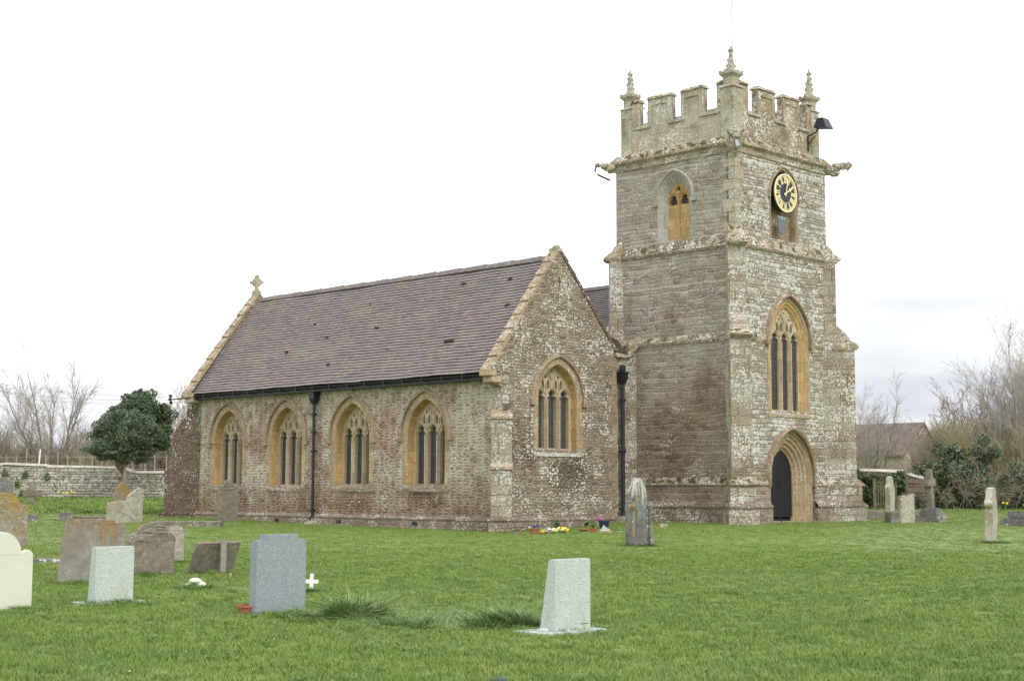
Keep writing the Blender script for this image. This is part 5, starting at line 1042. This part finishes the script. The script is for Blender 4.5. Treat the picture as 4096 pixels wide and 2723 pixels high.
TR=[(29.6,88,0,.90,'B','tall silvery birch at the right edge, tallest of the right hand trees'),(32.6,93,90,.92,'B','second silvery birch half cut by the right edge'),(27.9,97,50,.95,'E','thin bare tree left of the tall silvery birch'),(27.6,84,30,.95,'D','spreading greenish bush with arching stems above the ivy bank'),(25.6,91,200,.8,'C','brown bare thicket left of the arching bush'),
 (30.5,82,120,.95,'C','brown thicket below the tall silvery birch'),(33.0,86,220,1.05,'C','dense brown thicket at the right edge'),(28.8,92,300,1.1,'C','brown thicket behind the arching bush'),(24.2,104,10,.8,'E','bare tree right of the house gable'),(25.9,108,80,.8,'A','bare rounded tree in front of the house gable wall'),
 (20.6,92,120,.62,'D','greenish bare tree before the house windows'),(21.4,99,150,.68,'A','bare tree in front of the house roof beside the tower'),(23.3,92,60,.55,'D','low greenish bush below the house gable'),(31.5,79,10,.75,'D','greenish low bush at the foot of the right edge thicket'),(36,100,40,1.3,'C','tall brown thicket beyond the right edge'),(31.8,98,140,1.25,'C','tall brown thicket between the two birches'),(28.2,79.6,60,.62,'C','small brown thicket growing out of the ivy bank')]
for x,y,rz,s,k,lab in TR: plant('bare_bush' if k in 'CD' else 'birch_tree' if k=='B' else 'bare_tree',MM[k],x,y,rz,s,lab,'bush' if k in 'CD' else 'tree','bare trees and bushes behind the right wall')
# distant hedgerow band on both sides
def hedge(name,x0,x1,y0,y1,h,n,mat,label,seed):
    r=np.random.default_rng(seed); x=r.uniform(x0,x1,n); y=r.uniform(y0,y1,n); top=h*(.72+.28*np.sin(x*.55+seed)*np.sin(x*1.37+2)+.12*np.sin(x*3.7)); z=r.random(n)**.8*top; L_=r.uniform(.35,1.3,n); a=r.normal(0,.45,n); b=r.normal(0,.45,n)
    p0=np.stack([x,y,z+gz(x,y)],1); d=np.stack([a,b,np.ones(n)*.9],1); d/=np.linalg.norm(d,axis=1,keepdims=True); p1=p0+d*L_[:,None]; rr_=np.stack([r.uniform(.010,.022,n),np.full(n,.007)],1)
    return tag(link(name,seg_mesh(name,np.concatenate([p0,p1,rr_],1),M[mat])),label,'hedge',kind='stuff')
hedge('hedgerow',-44,-14,103,112,4.0,42000,'twig','brown bare hedgerow beyond the left wall',3); hedge('hedgerow',28.,46,98,106,5.4,52000,'twig','brown bare hedgerow beyond the ivy bank',5); hedge('hedgerow',25.5,42,85,92,4.6,26000,'twig_g','olive green bare scrub above the ivy bank',9); hedge('hedgerow',19,28,92,97,1.6,5000,'twig','low bare hedge between the brown wall and the house',6)
def leaf_cloud(n,centers,size,seed,shell=.5):
    r=np.random.default_rng(seed); c=np.array(centers,float); wts=c[:,3]*c[:,4]*c[:,5]; idx=r.choice(len(c),n,p=wts/wts.sum()); u=r.normal(size=(n,3)); u/=np.linalg.norm(u,axis=1,keepdims=True)
    rad=(r.random(n)**(1/3)); rad=np.where(r.random(n)<shell,1-.25*r.random(n)**2,rad); p=c[idx,:3]+u*rad[:,None]*c[idx,3:6]
    a=r.normal(size=(n,3)); a/=np.linalg.norm(a,axis=1,keepdims=True); b=np.cross(a,r.normal(size=(n,3))); b/=np.linalg.norm(b,axis=1,keepdims=True); s=size*r.uniform(.6,1.3,(n,1))
    v=np.stack([p-a*s*.5,p+b*s*.32,p+a*s*.6,p-b*s*.32],1).reshape(-1,3); f=np.arange(n)[:,None]*4+np.array([[0,1,2,3]]); return v,f
# holly
HX,HY=-16.1,62.0; hz=gf(HX,HY); rr=random.Random(8)
def lumps(c,rx,ry,rz_,n,seed,k=.38,shape=None):
    r=random.Random(seed); L_=[]
    while len(L_)<n:
        u=Vector((r.gauss(0,1),r.gauss(0,1),r.gauss(0,1))).normalized()*r.uniform(.45,.78)
        if shape and not shape(u): continue
        L_.append((c[0]+u.x*rx,c[1]+u.y*ry,c[2]+u.z*rz_,rx*k*r.uniform(.7,1.2),ry*k*r.uniform(.7,1.2),rz_*k*r.uniform(.7,1.15)))
    return L_
o=empty('holly_tree',(HX,HY,hz),0,label='round crowned dark evergreen holly tree on a short trunk in the churchyard',cat='tree')
sg=[]; grow(sg,(0,0,-.2),(0,0,1),2.4,.10,0,rr,.02,.02)
for _ in range(24): a=rr.uniform(0,6.28); grow(sg,(0,0,rr.uniform(1.75,2.2)),(math.cos(a),math.sin(a),rr.uniform(.45,1.6)),rr.uniform(1.2,1.8),.03,1,rr,.04,.12,.7,(4,),.5,5,.006)
link('trunk',seg_mesh('trunk',sg,M['bark']),o)
L_=lumps((.05,0,3.25),1.75,1.7,1.4,120,4,.17)+[(0,0,3.1,1.05,1.05,.75)]+lumps((.0,0,2.6),1.95,1.8,.5,60,6,.15)
v,f=leaf_cloud(56000,L_,.08,3,.3); link('crown',fast_mesh('crown',v,f,M['holly']),o)
o=empty('yew_tree',(-21.6,84,gf(-21.6,84)),0,label='darker evergreen tree rising behind the holly crown',cat='tree')
sg=[]; grow(sg,(0,0,-.2),(0,0,1),4.5,.2,0,rr,.02,.02); link('trunk',seg_mesh('trunk',sg,M['bark']),o)
L_=lumps((.7,0,4.2),2.5,1.7,2.5,90,5,.17)+[(0.5,0,3.9,1.2,1,1.3)]; v,f=leaf_cloud(32000,L_,.15,5,.4); link('crown',fast_mesh('crown',v,f,M['yew']),o)
o=empty('conifer',(-35.2,98,gf(-35,98)),0,label='small dark conifer cut by the left edge behind the wall',cat='tree'); sg=[]; grow(sg,(0,0,-.2),(0,0,1),4.5,.15,0,rr,.02,.02); link('trunk',seg_mesh('trunk',sg,M['bark']),o)
L_=lumps((0,0,2.9),1.3,1.3,2.1,30,9,.32); v,f=leaf_cloud(9000,L_,.16,5,.3); link('crown',fast_mesh('crown',v,f,M['yew']),o)
# ivy bank on the right, ivy on wall, weeds on left wall
r_=random.Random(4)
def bank(name,pts,h,th,n,size,mat,label,cat,seed,loc,kind=None):
    L_=[]
    r=random.Random(seed)
    for (x0,y0),(x1,y1) in zip(pts,pts[1:]):
        m=int(math.hypot(x1-x0,y1-y0)/.28)
        for k in range(m):
            t=k/m; x=x0+(x1-x0)*t; y=y0+(y1-y0)*t
            hh=h*(1+.22*math.sin(x*1.3)+.15*math.sin(x*3.1+1))
            for z in np.arange(.15,hh,.45): L_.append((x+r.gauss(0,.2)-loc[0],y+r.gauss(0,th*.5)-loc[1],z+gf(x,y)+r.gauss(0,.1)-loc[2],.34,th,.34))
    v,f=leaf_cloud(n,L_,size,seed,.5); o=link(name,fast_mesh(name,v,f,M[mat]),None,loc); tag(o,label,cat,kind=kind); return o
bank('ivy_bank',[(19.9,72.9),(21.6,73.4),(25.,73.),(33,72)],1.75,.4,46000,.13,'ivy','dark ivy covered bank along the right side of the lawn','ivy',5,(25,73,.3))
bank('ivy_bush',[(21.9,76.4),(24.6,77.)],3.1,.55,16000,.15,'ivy','tall rounded ivy bush rising above the bank right of the fence','bush',7,(23,76.5,.3))
bank('wall_ivy',[(12.5,74.9),(16.6,74.05),(19.3,72.75)],1.9,.2,34000,.13,'ivy','ivy hanging on the brown wall behind the picket gate','ivy',9,(16,74.4,.3))
o=link('brambles',seg_mesh('brambles',sum([grow([],(20.3+.22*i,72.2+r_.uniform(-.4,.4),gf(22,72)),(r_.uniform(-.6,.6),r_.uniform(-.8,.1),1),r_.uniform(1.,2.4),.012,2,r_,-.03,.18,.8,(5,4),.6,6,.008) for i in range(60)],[]),M['twig']),None); tag(o,'tangle of bare brown bramble stems over the ivy bank','brambles',kind='stuff')
def tuftlet(x,y,z,n,s,seed,mat,label,name,cat,h=1.):
    L_=[(r_.gauss(0,s*.4),r_.gauss(0,s*.2),r_.gauss(0,s*.3)*h,s*.4,s*.3,s*.4*h) for _ in range(6)]; v,f=leaf_cloud(n,L_,.09,seed,.2); o=link(name,fast_mesh(name,v,f,M[mat]),None,(x,y,z)); return tag(o,label,cat)
ws=[(-29.6,2.1),(-29.0,1.5),(-28.2,2.0),(-27.2,1.9),(-26.7,1.2),(-25.8,2.0),(-25.3,1.2),(-24.9,1.7),(-24.5,1.4),(-24.6,.9),(-23.0,2.1),(-22.7,1.6),(-28.5,.9)]
vs=[];fs=[]
for i,(x,z) in enumerate(ws):
    v,f=leaf_cloud(90,[(x+r_.gauss(0,.1),88.05,z,.2,.08,.25)],.11,i,.2); fs.append(f+sum(len(q) for q in vs)); vs.append(v)
o=link('wall_ferns',fast_mesh('wall_ferns',np.concatenate(vs),np.concatenate(fs),M['fern'])); tag(o,'scattered green ferns and weeds growing from the left boundary wall','ferns',kind='stuff')
# ------------------------------------------------------------------ grass
def tuft(seed,nb,rad,hmin,hmax,wd,lean=.5,name='tuft',mat='blade',seg=3):
    r=np.random.default_rng(seed); V=[];F=[];T=[]
    for i in range(nb):
        a=r.uniform(0,6.28); q=rad*math.sqrt(r.random()); x,y=q*math.cos(a),q*math.sin(a); h=r.uniform(hmin,hmax); la=r.uniform(0,6.28); ln=h*lean*r.uniform(.3,1.3); w_=wd*r.uniform(.7,1.2); fa=la+math.pi/2+r.uniform(-.5,.5); tint=r.random(); o=len(V)
        for k in range(seg+1):
            t=k/seg; cx_=x+math.cos(la)*ln*t*t; cy_=y+math.sin(la)*ln*t*t; z=h*(t-.25*lean*t*t); ww=w_*(1-t**1.6)*.5+.0003
            V+=[(cx_-math.cos(fa)*ww,cy_-math.sin(fa)*ww,z),(cx_+math.cos(fa)*ww,cy_+math.sin(fa)*ww,z)]; T+=[tint,tint]
            if k: F.append((o+2*k-2,o+2*k-1,o+2*k+1,o+2*k))
    return fast_mesh(name,V,F,M[mat],T)
def scatter(name,meshes,pts,rots,scl,label,cat):
    c=bpy.data.collections.new(name+'_source')
    for i,m in enumerate(meshes):
        o=bpy.data.objects.new('grass_tuft',m); c.objects.link(o)
    me=bpy.data.meshes.new(name); n=len(pts); me.vertices.add(n); me.vertices.foreach_set('co',np.asarray(pts,np.float32).ravel())
    a=me.attributes.new('rot','FLOAT_VECTOR','POINT'); a.data.foreach_set('vector',np.asarray(rots,np.float32).ravel()); a=me.attributes.new('scl','FLOAT_VECTOR','POINT'); a.data.foreach_set('vector',np.asarray(scl,np.float32).ravel())
    o=bpy.data.objects.new(name,me); col.objects.link(o); tag(o,label,cat,kind='stuff')
    t=bpy.data.node_groups.new(name,'GeometryNodeTree'); t.interface.new_socket('Geometry',in_out='INPUT',socket_type='NodeSocketGeometry'); t.interface.new_socket('Geometry',in_out='OUTPUT',socket_type='NodeSocketGeometry')
    gi=t.nodes.new('NodeGroupInput'); go_=t.nodes.new('NodeGroupOutput'); ip=t.nodes.new('GeometryNodeInstanceOnPoints'); ci=t.nodes.new('GeometryNodeCollectionInfo'); ci.inputs['Collection'].default_value=c; ci.inputs['Separate Children'].default_value=True; ci.inputs['Reset Children'].default_value=True; ip.inputs['Pick Instance'].default_value=True
    ra=t.nodes.new('GeometryNodeInputNamedAttribute'); ra.data_type='FLOAT_VECTOR'; ra.inputs[0].default_value='rot'; sa=t.nodes.new('GeometryNodeInputNamedAttribute'); sa.data_type='FLOAT_VECTOR'; sa.inputs[0].default_value='scl'
    l=t.links.new; m2p=t.nodes.new('GeometryNodeMeshToPoints'); l(gi.outputs[0],m2p.inputs[0]); l(m2p.outputs[0],ip.inputs['Points']); l(ci.outputs[0],ip.inputs['Instance'])
    e2r=t.nodes.new('FunctionNodeEulerToRotation'); l(ra.outputs[0],e2r.inputs[0]); l(e2r.outputs[0],ip.inputs['Rotation']); l(sa.outputs[0],ip.inputs['Scale']); l(ip.outputs[0],go_.inputs[0])
    md=o.modifiers.new('scatter','NODES'); md.node_group=t; return o
def field(y0,y1,dens,half=.365,seed=1):
    r=np.random.default_rng(seed); n=int(dens*half*(y1**2-y0**2)); y=np.sqrt(r.random(n)*(y1**2-y0**2)+y0**2); x=(r.random(n)*2-1)*half*y; return x,y
def fbm(x,y,s): return (np.sin(x*s+1.3)*np.sin(y*s*1.1+.7)+.6*np.sin(x*s*2.3+y*s*1.7)+.5*np.sin(x*s*4.1-y*s*3.3+2)+.4*np.sin(y*s*6.2+x*s*5.1))/2.5
CHi=CH.matrix_basis.inverted()
def mask_church(x,y):
    ca,sa=math.cos(R(45.3)),math.sin(R(45.3)); dx,dy=x+.325,y-48.474; u=dx*ca+dy*sa; v=-dx*sa+dy*ca
    return ~(((u>-.05)&(u<5.8)&(v>-.05)&(v<L))|((u>U0-.3)&(u<U1+.3)&(v>V0-.3)&(v<V1+12))|((u>8.8)&(u<12.5)&(v>V0-1.15)&(v<V0)))
near=[tuft(100+i,34,.085,.028,.075,.0052,.8) for i in range(6)]+[tuft(130,26,.08,.05,.11,.0045,.7)]
far=[tuft(200+i,26,.14,.03,.06,.009,.8,seg=2) for i in range(5)]
def lay(name,meshes,y0,y1,dens,smin,smax,label,seed):
    r=np.random.default_rng(seed+5); x,y=field(y0-(4 if y0>9 else 0),y1+4,dens,seed=seed); k=mask_church(x,y)&(r.random(len(x))<np.clip((y-y0+4)/8,0,1)+(y0<9))&(r.random(len(x))<np.clip((y1+4-y)/8,0,1)); x,y=x[k],y[k]; n=len(x)
    hs=(smin+(smax-smin)*r.random(n))*(1+.30*fbm(x,y,5.3)+.25*fbm(x,y,2.1)+.1*fbm(x,y,.6)); z=gz(x,y)-.004
    rot=np.stack([r.normal(0,.12,n),r.normal(0,.12,n),r.random(n)*6.28],1); s=np.stack([np.full(n,1.)*r.uniform(.85,1.2,n)]*2+[hs],1); return scatter(name,meshes,np.stack([x,y,z],1),rot,s,label,'grass')
lay('grass_near',near,8,19,150,.6,1.25,'short dense lawn grass in the foreground',1)
lay('grass_middle',near,19,33,95,.6,1.05,'mown lawn grass in the middle distance',2)
lay('grass_far',far,33,66,44,.4,.75,'mown lawn grass close to the church',3)
# rough grass: around stones and the two long tussocks
px=[];py=[];sc_=[];r=np.random.default_rng(12)
def rough(cx_,cy_,rx,ry,n,s0,s1):
    a=r.random(n)*6.28; q=np.sqrt(r.random(n)); px.extend(cx_+rx*q*np.cos(a)); py.extend(cy_+ry*q*np.sin(a)); sc_.extend(s0+(s1-s0)*(1-q*.7)*r.random(n))
for (x,y,w_) in ((-6.26,18.8,.55),(-5.2,19.9,.5),(-2.8,18.5,.45),(.6,16.3,.5),(-6.7,23.9,.6),(-6.1,25.6,.5),(-5.2,26.1,.5),(-4.8,22.8,.35),(-2.9,22.1,.2),(-6.5,29.6,.4),(12.7,39.9,.4),(3.2,38.1,.5)): rough(x,y-.05,w_,w_*.8,46,.4,1.5)
for i in range(560): y_=math.sqrt(r.uniform(80,32**2)); x_=r.uniform(-.36,.36)*y_; rough(x_,y_,r.uniform(.08,.3),r.uniform(.08,.2),r.integers(2,8),.1,1.0)
longt=[tuft(300+i,34,.07,.10,.22,.0065,1.1,mat='clump',seg=4) for i in range(4)]
x,y=np.array(px),np.array(py); n=len(x); s=np.array(sc_)
scatter('rough_grass',longt,np.stack([x,y,gz(x,y)-.005],1),np.stack([r.normal(0,.15,n),r.normal(0,.15,n),r.random(n)*6.28],1),np.stack([s*.35+.65,s*.35+.65,s*.55],1),'longer uncut grass around the foot of the gravestones','grass')
tus=[tuft(400+i,55,.12,.20,.46,.011,1.25,mat='long',seg=5) for i in range(4)]
px=[];py=[];sc_=[]
for (cx_,cy_,rx,ry,n,a,b) in ((-1.83,17.9,.32,.3,60,.6,1.1),(-2.3,17.9,.35,.5,20,.2,.5),(-1.4,17.5,.5,.6,34,.15,.5),(-.8,17.4,.6,.7,44,.12,.45),(-.3,17.2,.4,.5,30,.15,.55),(.0,17.2,.30,.3,40,.5,.95),(-.9,18.2,1.1,.6,46,.08,.35),(-1.,16.9,1.1,.5,40,.08,.3)): rough(cx_,cy_,rx,ry,n,a,b)
x,y=np.array(px),np.array(py); n=len(x); s=np.array(sc_)
scatter('long_grass_tussocks',tus,np.stack([x,y,gz(x,y)-.01],1),np.stack([r.normal(0,.2,n),r.normal(0,.2,n),r.random(n)*6.28],1),np.stack([s*.3+.7,s*.3+.7,s],1),'clumps of long dark tussock grass between the two granite headstones','grass')
# rough verge before the left wall
x=r.uniform(-33,-12,2600); y=r.uniform(64,87.5,2600); n=len(x)
scatter('verge_grass',[tuft(500+i,30,.3,.12,.3,.03,.8,seg=2) for i in range(3)],np.stack([x,y,gz(x,y)],1),np.stack([x*0,x*0,r.random(n)*6.28],1),np.stack([x*0+1,x*0+1,r.uniform(.4,1.,n)],1),'unmown grass between the lawn and the left wall','grass')
x=r.uniform(13,32,1500); y=r.uniform(66,73,1500); n=len(x)
scatter('verge_grass',[tuft(520+i,30,.3,.06,.16,.03,.8,seg=2) for i in range(3)],np.stack([x,y,gz(x,y)],1),np.stack([x*0,x*0,r.random(n)*6.28],1),np.stack([x*0+1,x*0+1,r.uniform(.4,1.,n)],1),'grass in front of the ivy bank at the right','grass')
# fallen leaves and daisies
v=[];f=[];xl,yl=field(9,36,.55,seed=77)
for x_,y_ in zip(xl,yl):
    s=r.uniform(.010,.026); a=r.random()*6.28; z=gf(x_,y_)+r.uniform(.045,.075); o_=len(v); dx,dy=math.cos(a)*s,math.sin(a)*s
    v+=[(x_-dx,y_-dy,z),(x_+dy*.6,y_-dx*.6,z+s*.5),(x_+dx,y_+dy,z+s*.2),(x_-dy*.6,y_+dx*.6,z+s*.6)]; f.append((o_,o_+1,o_+2,o_+3))
M['leaf']=plain('dead_leaf',(.46,.36,.24),.8,var=.4,scale=3)
tag(link('fallen_leaves',fast_mesh('fallen_leaves',v,f,M['leaf'])),'pale dead leaves scattered over the lawn','leaves',kind='stuff')
# daffodils
def daff(x,y,n,label,sp=.35):
    o=empty('daffodil_clump',(x,y,gf(x,y)),0,label=label,cat='flowers'); t=link('leaves',tuft(int(abs(x)*7),60,sp,.2,.38,.022,.5,mat='fern'),o); b=MB(); rr=random.Random(int(x*3))
    for _ in range(n): b.blob((rr.uniform(-sp,sp),rr.uniform(-.1,.1),rr.uniform(.3,.42)),(.055,.055,.05),1,.3,5)
    b.build('flowers',M['daff'],o)
daff(-25.6,87.3,7,'yellow daffodils at the foot of the left boundary wall',.5); daff(22.7,70.,2,'sparse daffodils against the ivy bank, nearer the fence'); daff(23.9,69.8,2,'daffodils by the ivy bank at the right edge',.4)
